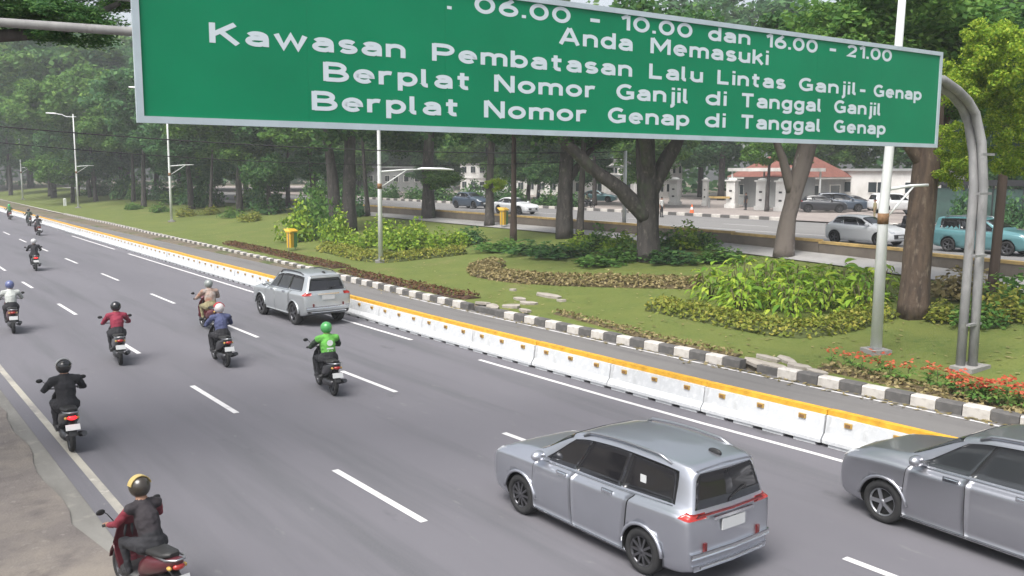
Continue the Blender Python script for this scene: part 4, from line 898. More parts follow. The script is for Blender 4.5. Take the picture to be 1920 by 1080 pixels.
# ------------------------------------------------------------------ cars
def pchip(xs, ys, q):
    """monotone cubic through the points, at the values q"""
    xs = np.asarray(xs, float); ys = np.asarray(ys, float); h = np.diff(xs); d = np.diff(ys)/h; n = len(xs)
    mm = np.zeros(n); mm[0] = d[0]; mm[-1] = d[-1]
    for i in range(1, n-1):
        if d[i-1]*d[i] > 0:
            w1, w2 = 2*h[i]+h[i-1], h[i]+2*h[i-1]; mm[i] = (w1+w2)/(w1/d[i-1]+w2/d[i])
    k = np.clip(np.searchsorted(xs, q, side='right')-1, 0, n-2); t = (q-xs[k])/h[k]
    return ((1+2*t)*(1-t)**2*ys[k]+t*(1-t)**2*h[k]*mm[k]+t*t*(3-2*t)*ys[k+1]+t*t*(t-1)*h[k]*mm[k+1])
class CarSurf:
    """rows: (xb, xm, xt, w, zb, zbelt, zt, yt) from nose to tail"""
    def __init__(s, rows, tuck=.875):
        G = []
        for i, (xb, xm, xt, w_, zb, zl, zt, yt) in enumerate(rows):
            hood = zt-zl < .14
            sh = zl-.10; mid = zb+(sh-zb)*.5
            G.append([(xb, 0, zb), (xb, w_*.90, zb), (xb, w_*.985, mid), (xb*.5+xm*.5, w_, sh), (xm, w_*tuck, zl),
                      (xt, yt, zt-(.02 if hood else .095)), (xt, yt*.9, zt-(.008 if hood else .024)), (xt, 0, zt)])
        f, l = G[0], G[-1]
        nose = [(p[0]+.05, 0, p[2]) for p in f]; tail = [(p[0]-.05, 0, p[2]) for p in l]
        s.G = np.array([nose]+G+[tail]); s.nu, s.nv = s.G.shape[:2]
    def P(s, u, v):
        if v > s.nv-1: p = s.P(u, 2*(s.nv-1)-v); return Vector((p.x, -p.y, p.z))
        if u > s.nu-1: p = s.P(2*(s.nu-1)-u, v); return Vector((p.x, -p.y, p.z))
        if u < 0: p = s.P(-u, v); return Vector((p.x, -p.y, p.z))
        key = u
        c = s.cache.get(key) if hasattr(s, 'cache') else None
        if not hasattr(s, 'cache'): s.cache = {}
        if c is None:
            c = np.array([[float(pchip(range(s.nu), s.G[:, j, k], np.array([u]))[0]) for k in range(3)] for j in range(s.nv)]); s.cache[key] = c
        return Vector([float(pchip(range(s.nv), c[:, k], np.array([v]))[0]) for k in range(3)])
    def N(s, u, v, e=.02):
        a = s.P(u+e, v)-s.P(u-e, v); b = s.P(u, v+e)-s.P(u, v-e); n = a.cross(b)
        return n.normalized() if n.length > 1e-9 else Vector((0, 0, 1))
    def body(s, su=5, sv=4):
        b = MB(); b.smooth = True
        U = np.linspace(0, s.nu-1, (s.nu-1)*su+1); V = np.linspace(0, s.nv-1, (s.nv-1)*sv+1)
        A = np.zeros((len(U), s.nv, 3)); B = np.zeros((len(U), len(V), 3))
        for k in range(3):
            for j in range(s.nv): A[:, j, k] = pchip(range(s.nu), s.G[:, j, k], U)
            for i in range(len(U)): B[i, :, k] = pchip(range(s.nv), A[i, :, k], V)
        for sg_ in (1, -1):
            o = len(b.v)
            for i in range(len(U)):
                for j in range(len(V)): b.v.append((B[i, j, 0], sg_*B[i, j, 1], B[i, j, 2]))
            for i in range(len(U)-1):
                for j in range(len(V)-1):
                    q = o+i*len(V)+j; f = (q, q+len(V), q+len(V)+1, q+1); b.face(f if sg_ > 0 else f[::-1])
        return b
    def patch(s, u0, u1, v0, v1, off=.006, nu=10, nv=5, mirror=False, ut0=None, ut1=None, mb=None, skirt=True):
        """panel over the surface, u0..u1 along the bottom edge and ut0..ut1 along the top one"""
        b = mb or MB(); ut0 = u0 if ut0 is None else ut0; ut1 = u1 if ut1 is None else ut1; o = len(b.v); my = -1 if mirror else 1
        sm = b.smooth; b.smooth = True; ins = []
        cen = None
        for j in range(nv+1):
            t = j/nv; v = v0+(v1-v0)*t; a, c = u0+(ut0-u0)*t, u1+(ut1-u1)*t
            for i in range(nu+1):
                u = a+(c-a)*i/nu; p = s.P(u, v); n = s.N(u, v)
                r = Vector((p.x, p.y, p.z-.75)) if abs(p.x) < 1.4 else Vector((p.x*.7, p.y, p.z-.75))
                if n.dot(r) < 0: n = -n
                q = p+n*off; ins.append(p-n*.03); b.v.append((q.x, my*q.y, q.z))
        for j in range(nv):
            for i in range(nu):
                k = o+j*(nu+1)+i; b.face((k, k+1, k+nu+2, k+nu+1))
        if skirt:
            b.smooth = False
            edge = list(range(nu+1))+[j*(nu+1)+nu for j in range(1, nv+1)]+[nv*(nu+1)+i for i in range(nu-1, -1, -1)]+[j*(nu+1) for j in range(nv-1, 0, -1)]
            e0 = len(b.v)
            for e in edge: q = ins[e]; b.v.append((q.x, my*q.y, q.z))
            for i in range(len(edge)):
                j = (i+1) % len(edge); b.face((o+edge[i], o+edge[j], e0+j, e0+i))
        b.smooth = sm; return b
def wheel(t, x, y, r, wd, side, rim, spokes=5, style=1):
    c = MB(); yy = side
    prof = [(r*.66, -wd/2), (r*.93, -wd/2), (r, -wd*.36), (r, wd*.36), (r*.93, wd/2), (r*.66, wd/2)]
    c.lathe(prof, 28, closed=True); w_ = c.build('wheel', M['tyre'], t, (x, y, r))
    b = MB(); b.mi = 0
    b.lathe([(r*.67, -wd*.4), (r*.67, wd*.44), (r*.62, wd*.46), (r*.60, wd*.3)] if side > 0 else [(r*.67, wd*.4), (r*.67, -wd*.44), (r*.62, -wd*.46), (r*.60, -wd*.3)], 28)
    for k in range(spokes*style):
        a = 2*math.pi*k/(spokes*style)
        d = Vector((math.cos(a), 0, math.sin(a)))
        b.bar(d*r*.08+Vector((0, yy*wd*.40, 0)), d*r*.64+Vector((0, yy*wd*.42, 0)), wd*.1, r*(.17 if style == 1 else .10))
    b.lathe([(.001, yy*wd*.46), (r*.13, yy*wd*.45), (r*.14, yy*wd*.38)], 14)
    b.build('rim', M[rim], w_)
    b = MB(); b.lathe([(.001, yy*wd*.22), (r*.62, yy*wd*.22)], 24); b.build('recess_shade_disc', M['well'], w_); return w_  # near-black disc: the shade of the recess behind the spokes, put into colour
def cut_wells(o, xs, w_, r, deep=.34):
    cut = MB()
    for x in xs:
        for sd_ in (1, -1):
            y0 = sd_*(w_+.12); y1 = sd_*(w_-deep); k = 28
            cut.prism([(x+r*math.cos(6.2832*i/k), y0, r*.92+r*math.sin(6.2832*i/k)) for i in range(k)], (0, 0, 0), (0, y1-y0, 0))
    cut.m = [1]*len(cut.f); co = cut.build('cutter', [M['well'], M['well']], o.parent); fixn(co)
    md = o.modifiers.new('b', 'BOOLEAN'); md.operation = 'DIFFERENCE'; md.object = co; md.solver = 'EXACT'
    bpy.context.view_layer.update()
    me = bpy.data.meshes.new_from_object(o.evaluated_get(bpy.context.evaluated_depsgraph_get()))
    o.modifiers.clear(); o.data = me; bpy.data.objects.remove(co)
def car(name, label, cat, loc, heading, rows, paint, wb, r, wr, win, scale=1., rim='alloy', detail=True, lamp_v=(3.35, 3.95), plate='plate', rails=True, style=1, chrome_sill=True, arch=True, tailbar=False, spokes=5, cladding=False, plate_h=.85, glassmat='glass', lamp_u=.55, group=None, rearv=(4.15, 5.6), tailw=.9):
    t = empty(name, label, cat, loc, math.pi/2-heading, group); t.scale = (scale,)*3
    S = CarSurf(rows); nu = S.nu-1; W_ = max(q[3] for q in rows)
    body = S.body(5 if detail else 3, 4 if detail else 2).build('body', [M[paint], M['well']], t)
    bm = bmesh.new(); bm.from_mesh(body.data); bmesh.ops.remove_doubles(bm, verts=bm.verts, dist=.0008); bm.to_mesh(body.data); bm.free(); fixn(body)
    cut_wells(body, wb, W_, wr)
    a = R(35)
    for sd_ in (1, -1):
        for x in wb: wheel(t, x, sd_*(W_-.125), r, .21, sd_, rim, spokes, style)
        mir = sd_ < 0
        S.patch(win['side'][0][1]-.05, win['side'][-1][2]+.06, 4.07, 4.93, .002, 26 if detail else 10, 5, mir, win['side'][0][5]-.04, win['side'][-1][6]+.06).build('pillar_trim', M['dark'], t)
        for nm, u0, u1, v0, v1, t0, t1 in win['side']:
            S.patch(u0, u1, v0, v1, .006, 12 if detail else 5, 5 if detail else 3, mir, t0, t1).build(nm, M[glassmat], t)
        if detail:
            for nm, u0, u1, t0, t1 in win['doors']:
                S.patch(u0-.025, u1+.025, 1.2, 3.95, .003, 10, 10, mir, t0-.025, t1+.025).build('door_gap', M['well'], t)
                d = S.patch(u0, u1, 1.24, 3.93, .0065, 12, 12, mir, t0, t1).build(nm, M[paint], t)
                p = S.P(u1-.22*(u1-u0), 3.35); h = MB(); h.box((p.x, sd_*(p.y+.03), p.z), (.2, .035, .035)); h.box((p.x+.0, sd_*(p.y+.012), p.z), (.24, .03, .06)); h.build('handle', M['chrome'], d)
        if chrome_sill: S.patch(win['sill'][0], win['sill'][1], 1.02, 1.22, .022, 14, 2, mir).build('sill_trim', M['chrome' if not cladding else 'plastic'], t)
        S.patch(win['belt'][0], win['belt'][1], 3.98, 4.06, .012, 14, 1, mir).build('belt_trim', M['chrome'], t)
        if arch and detail:
            for x in wb:
                b = MB(); pts = []
                for k in range(13):
                    th = math.pi*(.04+.92*k/12); px, pz = x+wr*1.04*math.cos(th), r*.98+wr*1.04*math.sin(th)
                    pts.append((px, sd_*(W_-.012 if abs(x) < 2 else W_-.02), pz))
                b.tube(pts, .028, 6); b.build('wheel_arch', M[paint if not cladding else 'paint_suv'], t)
        # mirror
        um, vm = win['mirror']; p = S.P(um, vm); b = MB(); b.ball((p.x+.05, sd_*(p.y+.16), p.z+.09), (.09, .13, .085), 12, 8); b.bar((p.x, sd_*(p.y-.02), p.z+.02), (p.x+.02, sd_*(p.y+.1), p.z+.06), .08, .05)
        b.build('wing_mirror', M[paint], t)
        # lamps
        S.patch(nu-1-lamp_u, nu-1+lamp_u*.75, lamp_v[0], lamp_v[1], .012, 8, 3, mir, nu-1-lamp_u*.6, nu-1+lamp_u*.6).build('tail_light', M['tail'], t)
        S.patch(.55, 1.9, 3.3, 3.92, .01, 8, 3, mir, .7, 2.3).build('headlight', M['lens'], t)
        if rails:
            b = MB(); pts = []
            for k in range(9):
                u = win['rail'][0]+(win['rail'][1]-win['rail'][0])*k/8; p = S.P(u, 5.25); lift = .07 if 0 < k < 8 else 0.01
                pts.append((p.x, sd_*(p.y), p.z+lift))
            b.tube(pts, .022, 6); b.build('roof_rail', M['metal_d'] if rails == 'dark' else M['alloy'], t)
    # front and rear glass
    S.patch(*win['front'], 5.12, 8.88, .006, 8, 14).build('windscreen', M[glassmat], t)
    S.patch(nu-rearv[2] if len(rearv) > 2 else nu-.86, nu+.86 if len(rearv) < 3 else nu+rearv[2], rearv[0], rearv[1], .008, 14, 6, ut0=nu-.74, ut1=nu+.74).build('rear_window', M[glassmat], t)
    # rear end
    if detail:
        p = S.P(nu-.02, 3.0)
        z = plate_h; v = 2.0
        for k in range(60):
            v = 1+k*.05
            if S.P(nu, v).z >= z: break
        pc = S.P(nu, v); b = MB(); b.box((pc.x-.018, 0, z), (.02, .46, .15)); b.build('number_plate', M[plate], t)
        b = MB(); b.box((pc.x-.012, 0, z+.12), (.035, .8, .045)); b.build('plate_strip', M['chrome'], t)
        S.patch(nu-.9, nu+.9, 1.08, 1.4, .02, 24, 3).build('lower_bumper', M['plastic' if cladding else paint], t)
        S.patch(nu-.95, nu+.95, 1.62, 1.8, .035, 24, 2).build('bumper_trim', M['chrome'], t)
        S.patch(nu-.7, nu+.7, 1.22, 1.36, .03, 24, 2).build('bumper_trim', M['chrome'], t)
        for sd_ in (1, -1):
            q = S.P(nu-.55, 1.9); b = MB(); b.box((q.x-.015, sd_*q.y, q.z), (.03, .05, .13)); b.build('rear_reflector', M['tail_d'], t)
        if tailbar: S.patch(nu-.75, nu+.75, lamp_v[0]+.30, lamp_v[1]-.12, .02, 20, 2).build('light_bar', M['tail_d'], t)
        p = S.P(win['antenna'], 7); b = MB(); b.ball((p.x, -.1, p.z+.01), (.12, .035, .05), 12, 8); b.build('antenna', M['dark'], t)
        S.patch(nu-1.12, nu-.93, 6.0, 8.0, .03, 5, 12).build('spoiler', M[paint], t)
        b = MB(); q = S.P(nu, 4.3); b.bar((q.x-.03, .02, q.z), (q.x-.0, -.32, q.z+.09), .015, .012); b.build('wiper', M['dark'], t)
        S.patch(-.8, .8, 1.3, 2.6, .012, 12, 3).build('grille', M['plastic'], t)
        if tailbar:
            q = S.P(7.75, 4.45); b = MB(); b.box((q.x, q.y+.012, q.z), (.11, .008, .11)); b.build('window_sticker', M['plate'], t)
    else:
        pc = S.P(0, 2.1); b = MB(); b.box((pc.x+.015, 0, pc.z), (.02, .44, .14)); b.build('number_plate', M[plate], t)
        S.patch(-.7, .7, 1.6, 2.7, .012, 8, 3).build('grille', M['plastic'], t)
    return t, S
MPV = [(2.20, 2.14, 2.06, .72, .32, .86, .94, .52), (2.04, 1.97, 1.88, .845, .26, .97, 1.03, .62), (1.55, 1.5, 1.48, .875, .21, 1.02, 1.10, .67), (1.12, 1.08, 1.08, .875, .2, 1.03, 1.15, .68),
       (.55, .55, .25, .875, .2, 1.03, 1.60, .66), (0, .0, -.2, .875, .2, 1.04, 1.68, .66), (-.75, -.7, -.8, .875, .2, 1.05, 1.71, .655), (-1.45, -1.4, -1.45, .875, .2, 1.08, 1.695, .645), (-1.97, -1.9, -1.97, .87, .24, 1.10, 1.65, .63), (-2.2, -2.16, -2.07, .82, .3, 1.07, 1.60, .61)]
MPV_WIN = dict(side=[('side_window', 4.35, 5.78, 4.10, 4.9, 5.12, 5.98), ('side_window', 5.84, 7.22, 4.10, 4.9, 6.04, 7.3), ('quarter_window', 7.28, 8.9, 4.12, 4.86, 7.36, 8.6)],
               doors=[('front_door', 4.12, 5.815, 4.25, 5.815), ('rear_door', 5.835, 7.3, 5.835, 7.62)], sill=(4.0, 7.5), belt=(4.2, 8.9), mirror=(4.6, 4.05), rail=(5.4, 8.4), front=(4.1, 4.93), antenna=8.6)
car('silver_minivan', 'silver people carrier seen whole from behind, crossing the lane at bottom centre', 'car', (9.02, 9.45, 0), -.002, MPV, 'paint_silver', (1.375, -1.375), .325, .385, MPV_WIN, .965, 'alloy_d', tailbar=True, rails=True, style=2, lamp_v=(3.15, 3.98), lamp_u=.68)
CD = at(1668, 981)-at(1639, 964)
car('silver_minivan', 'grey silver people carrier cut off by the right edge of the frame', 'car', (13.36+CD.x, 6.12+CD.y, 0), .06, MPV, 'paint_silver2', (1.375, -1.375), .325, .385, MPV_WIN, 1.015, 'alloy', tailbar=False, rails=True, glassmat='glass2')
SUVR = [(2.28, 2.2, 2.12, .72, .44, .92, .99, .52), (2.1, 2.02, 1.92, .86, .36, 1.02, 1.07, .62), (1.55, 1.5, 1.48, .905, .32, 1.09, 1.16, .68), (1.0, .98, .95, .905, .31, 1.11, 1.21, .69),
        (.5, .5, .3, .905, .31, 1.12, 1.66, .63), (0, 0, -.15, .905, .31, 1.13, 1.76, .62), (-.75, -.7, -.8, .905, .31, 1.14, 1.79, .615), (-1.45, -1.4, -1.45, .905, .31, 1.16, 1.775, .61), (-2.0, -1.92, -1.92, .895, .36, 1.17, 1.735, .60), (-2.26, -2.2, -2.06, .83, .46, 1.15, 1.68, .585)]
car('silver_off_roader', 'silver off-roader with red tail lights passing the barrier mid-road', 'car', (13.33, 31.0, 0), -.02, SUVR, 'paint_suv', (1.4, -1.4), .385, .45, MPV_WIN, 1.03, 'alloy_d', rails='dark', lamp_v=(3.05, 3.99), lamp_u=.55, cladding=True, plate_h=.98, rearv=(4.2, 5.3), chrome_sill=True)
# far road traffic and parked cars
HATCH = [(2.0, 1.93, 1.85, .66, .3, .75, .82, .48), (1.85, 1.78, 1.65, .82, .24, .88, .93, .58), (1.4, 1.36, 1.3, .865, .2, .96, 1.02, .64), (.95, .92, .9, .865, .2, .99, 1.07, .64), (.45, .42, .15, .865, .2, 1.0, 1.45, .57), (0, 0, -.25, .865, .2, 1.01, 1.53, .56), (-.7, -.7, -.8, .865, .2, 1.03, 1.54, .55), (-1.3, -1.25, -1.3, .86, .2, 1.06, 1.5, .53), (-1.75, -1.6, -1.5, .84, .24, 1.07, 1.42, .5), (-1.95, -1.9, -1.62, .76, .3, 1.03, 1.32, .46)]
SEDAN = [(2.2, 2.13, 2.05, .66, .3, .68, .74, .48), (2.05, 1.95, 1.8, .82, .22, .8, .85, .58), (1.5, 1.45, 1.4, .87, .18, .87, .93, .64), (.95, .92, .9, .87, .18, .9, .98, .64), (.4, .38, .1, .87, .18, .91, 1.34, .56), (0, 0, -.3, .87, .18, .92, 1.42, .55), (-.7, -.7, -.8, .87, .18, .94, 1.42, .54), (-1.3, -1.25, -1.25, .865, .18, .97, 1.32, .53), (-1.85, -1.8, -1.75, .84, .22, .97, 1.05, .58), (-2.2, -2.15, -2.1, .75, .3, .93, 1.0, .52)]
def fcar(name, label, loc, heading, rows, paint, sc_=1., r=.33, wb=(1.32, -1.32), z=1.63, rails=False, plate='plate', group=None, rim='alloy_d'):
    car(name, label, 'car', (loc[0], loc[1], z), heading, rows, paint, wb, r, r*1.16, MPV_WIN, sc_, rim, detail=False, rails=rails, chrome_sill=False, plate=plate, group=group, rearv=(4.2, 5.2))
DN = math.pi   # towards the camera side
fcar('white_hatchback', 'white crossover hatchback driving right past the leaning tree', (43.3, 26.9), DN+.05, HATCH, 'paint_white', 1.0)
fcar('teal_minivan', 'teal people carrier on the far road behind the gantry post', (43.2, 20.6), DN+.03, MPV, 'paint_teal', 1.0, wb=(1.375, -1.375), rails=True, plate='yplate')
fcar('dark_hatchback', 'dark blue-black car on the far road left of the white sedan', (53.2, 78.6), DN-.1, HATCH, 'paint_blue', 1.1)
fcar('white_sedan', 'white low car with black roof pillars behind the thin trunk', (49.4, 65.8), DN-.1, SEDAN, 'paint_white', 1.05)
fcar('parked_off_roader', 'white parked off-roader on the forecourt left of the nearest lamp', (78, 45.5), DN-1.0, SUVR, 'paint_white', 1.05, r=.38, z=1.73, wb=(1.4, -1.4))
for i, (x, y, pp, lb) in enumerate([(74, 50.5, 'paint_black', 'parked black car nearest the leaning tree trunk'), (77.5, 50.8, 'paint_blue', 'parked dark blue car in the middle of the dark row'), (81, 51.5, 'paint_black', 'farthest parked dark car of the row before the white hall')]):
    fcar('parked_car', lb, (x, y), DN-.7, [HATCH, MPV, SEDAN][i], pp, 1.05, z=1.73, group='dark cars parked on the forecourt')
fcar('teal_taxi', 'pale teal car seen between the two trunks left of the forked tree', (76, 84), DN-.6, SEDAN, 'paint_teal', 1.05, z=1.73)
fcar('parked_van', 'white parked van behind the dark trunk left of the second lamp', (72, 152), DN-.7, MPV, 'paint_white', 1.15, z=1.73)
fcar('parked_van', 'white parked van under the trees right of the white sedan', (72, 103), DN-.9, MPV, 'paint_white', 1.1, z=1.73)
fcar('parked_car', 'white parked car at the left end of the far kerb', (70, 172), DN-.5, HATCH, 'paint_white', 1.15, z=1.73)

# ------------------------------------------------------------------ people: one continuous body grown round tapered limbs
def body_mesh(prims, mats, voxel=.019, extra=None):
    """prims: (a, b, ra, rb, material index); joined, remeshed into one skin and smoothed"""
    b = MB()
    for a, c, ra, rb, k in prims:
        a, c = Vector(a), Vector(c)
        if (c-a).length > 1e-4: b.tube([a, c], [ra, rb], 10)
        b.ball(a, ra, 10, 8); b.ball(c, rb, 10, 8)
    o = b.build('tmp', [M['skin']])
    md = o.modifiers.new('r', 'REMESH'); md.mode = 'VOXEL'; md.voxel_size = voxel
    md2 = o.modifiers.new('s', 'SMOOTH'); md2.iterations = 3; md2.factor = .5
    bpy.context.view_layer.update()
    me = bpy.data.meshes.new_from_object(o.evaluated_get(bpy.context.evaluated_depsgraph_get())); bpy.data.objects.remove(o)
    n = len(me.polygons); ce = np.zeros(n*3); me.polygons.foreach_get('center', ce); ce = ce.reshape(-1, 3)
    best = np.full(n, 1e9); idx = np.zeros(n, int)
    for a, c, ra, rb, k in prims:
        a, c = np.array(a, float), np.array(c, float); d = c-a; L = d@d
        t = np.clip(((ce-a)@d)/L, 0, 1) if L > 1e-9 else np.zeros(n)
        ds = np.linalg.norm(ce-a-t[:, None]*d, axis=1)-(ra+(rb-ra)*t); w_ = ds < best; best[w_] = ds[w_]; idx[w_] = k
    co = np.zeros(len(me.vertices)*3); me.vertices.foreach_get('co', co); co = co.reshape(-1, 3); no = np.zeros(len(me.vertices)*3); me.vertices.foreach_get('normal', no); no = no.reshape(-1, 3)
    sk = np.zeros(len(me.vertices), bool)
    for p in me.polygons:
        if idx[p.index] == 2: sk[list(p.vertices)] = True
    ph = 7*len(co) % 13      # folds in the cloth
    dsp = np.array([0 if sk[i] else .011*noise.noise((co[i, 0]*9+ph, co[i, 1]*13, co[i, 2]*17))+.008*noise.noise((co[i, 0]*22, co[i, 1]*22+ph, co[i, 2]*30)) for i in range(len(co))])
    co = co+no*dsp[:, None]; me.vertices.foreach_set('co', co.ravel())
    if extra:
        e = MB(); extra(e); v0 = [tuple(v.co) for v in me.vertices]; f0 = [tuple(p.vertices) for p in me.polygons]
        k0 = len(v0); f1 = [tuple(i+k0 for i in f) for f in e.f]
        me = bpy.data.meshes.new('body'); me.from_pydata(v0+e.v, [], f0+f1); idx = np.concatenate([idx, np.full(len(f1), e.mi)])
    me.materials.clear()
    for m_ in mats: me.materials.append(m_)
    me.polygons.foreach_set('material_index', idx.astype(np.int32)); me.polygons.foreach_set('use_smooth', np.ones(len(me.polygons), bool)); me.update(); return me
def fingers(e, palm, grip_dir, side, mi):
    """four unequal fingers curled round a bar along y, thumb from the palm's side"""
    e.mi = mi; e.smooth = True
    for k, L in enumerate((.9, 1., .95, .75)):
        y = palm[1]+(k-1.5)*.021; x, z = palm[0], palm[2]
        e.tube([(x+.005, y, z+.012), (x+.036*L, y, z+.014), (x+.054*L, y, z-.012), (x+.036*L, y, z-.032*L), (x+.014, y, z-.03)], [.0105, .0105, .0095, .0085, .007], 6)
    y = palm[1]-side*.042; e.tube([(palm[0]-.015, y+side*.012, palm[2]), (palm[0]+.018, y, palm[2]-.016), (palm[0]+.034, y+side*.004, palm[2]-.03)], [.012, .011, .009], 6)
def rider(label, loc, hd, top, trousers, helmet, lean=.0, bulk=1., halfhelm=False, shoe=None, strap=None, gloves=None, logo=None, pos=(0, 0), turn=0., sleeve=None):
    t = empty('person', label, 'person', loc, math.pi/2-hd)
    cy = 0; B = bulk
    pel = (-.26, 0, .84); ch = (-.19+lean*.6, 0, 1.16); nk = (-.15+lean, 0, 1.385); hd_ = (-.10+lean*1.15, 0, 1.53)
    P_ = [(pel, (-.24+lean*.2, 0, .98), .165*B, .15*B, 1), ((-.24+lean*.2, 0, .98), ch, .15*B, .165*B, 0), (ch, (nk[0], 0, 1.30), .165*B, .12*B, 0), ((nk[0], 0, 1.33), hd_, .062, .085, 2), (hd_, (hd_[0]+.02, 0, hd_[2]+.02), .095, .095, 2), ((hd_[0]+.09, 0, hd_[2]-.02), (hd_[0]+.115, 0, hd_[2]-.035), .016, .018, 2)]
    ext = []
    for s in (1, -1):
        sh = (nk[0]-.01, s*.185*B, 1.31); el = (.05+lean*.5, s*(.285*B+.02), 1.10); wr = (.315, s*.315, 1.035); pa = (.372, s*.32, 1.03)
        P_ += [((nk[0], s*.06, 1.325), sh, .085*B, .078*B, 0), (sh, el, .072*B, .052*B, 5 if sleeve else 0), (el, wr, .05*B, .036, 5 if sleeve else 0), (wr, pa, .034, .036, 2 if gloves is None else 4)]
        hp = (-.22, s*.10, .83); kn = (.19, s*.19, .80); an = (.12, s*.165, .42); 
        P_ += [(pel, hp, .14*B, .13*B, 1), (hp, kn, .115*B, .072, 1), (kn, an, .068, .048, 1), (an, (.13, s*.165, .365), .046, .045, 3), ((.10, s*.165, .36), (.25, s*.175, .345), .045, .038, 3)]
        ext.append((pa, s))
    def ex(e):
        for pa, s in ext: fingers(e, pa, 1, s, 2 if gloves is None else 4)
    me = body_mesh(P_, [top, trousers, M['skin'], shoe or M['dark'], gloves or M['dark'], sleeve or top], extra=ex); link('body', me, t)
    # helmet
    c = (hd_[0]+.0, 0, hd_[2]+.035); b = MB(); b.smooth = True; n = len(b.v); nu_, nv_ = 22, 14; r = .142
    zlo = -.35 if halfhelm else -.80
    for i in range(nv_+1):
        th = math.acos(1-(1-zlo)*i/nv_)
        for k in range(nu_):
            ph = 2*math.pi*k/nu_; x, y_, z = math.sin(th)*math.cos(ph), math.sin(th)*math.sin(ph), math.cos(th)
            if x > .45 and z < .25: x = .45+(x-.45)*.2
            b.v.append((c[0]+x*r*1.12, c[1]+y_*r*.98, c[2]+z*r*1.04))
    for i in range(nv_):
        for k in range(nu_): b.face((n+i*nu_+k, n+(i+1)*nu_+k, n+(i+1)*nu_+(k+1) % nu_, n+i*nu_+(k+1) % nu_))
    h = b.build('helmet', helmet, t)
    b = MB(); b.lathe([(.118, c[2]-.02), (.122, c[2]+.05)], 20, 'z', (c[0]+.045, 0, 0)); vis = b.build('visor', M['glass'], h)
    if strap: 
        b = MB()
        for k in range(15):
            th = -1.25+2.5*k/14; b.box((c[0]-.005-math.cos(th)*0, c[1]+math.sin(th)*r*1.0, c[2]+math.cos(th)*r*1.05+.002), (.10, .035, .012), Matrix.Rotation(-th, 3, 'X'))
        b.build('stripe', strap, h)
    if logo:
        m2, kind = logo; b = MB(); bk = ch[0]-.165*B
        if kind == 'vest':
            b.lathe([(.001, 0), (.075, 0)], 18, 'z'); v = [Vector(p) for p in b.v]; b.v = [(bk-.0-.0+.018*0-.012, p[0]*1.0, 1.235+p[1]) for p in v]
        b.build('back_badge', m2, t)
        b = MB(); b.box((bk-.008, 0, 1.10), (.012, .16, .035)); b.box((bk-.004, 0, 1.04), (.012, .12, .03)); b.build('back_print', m2, t)
    return t
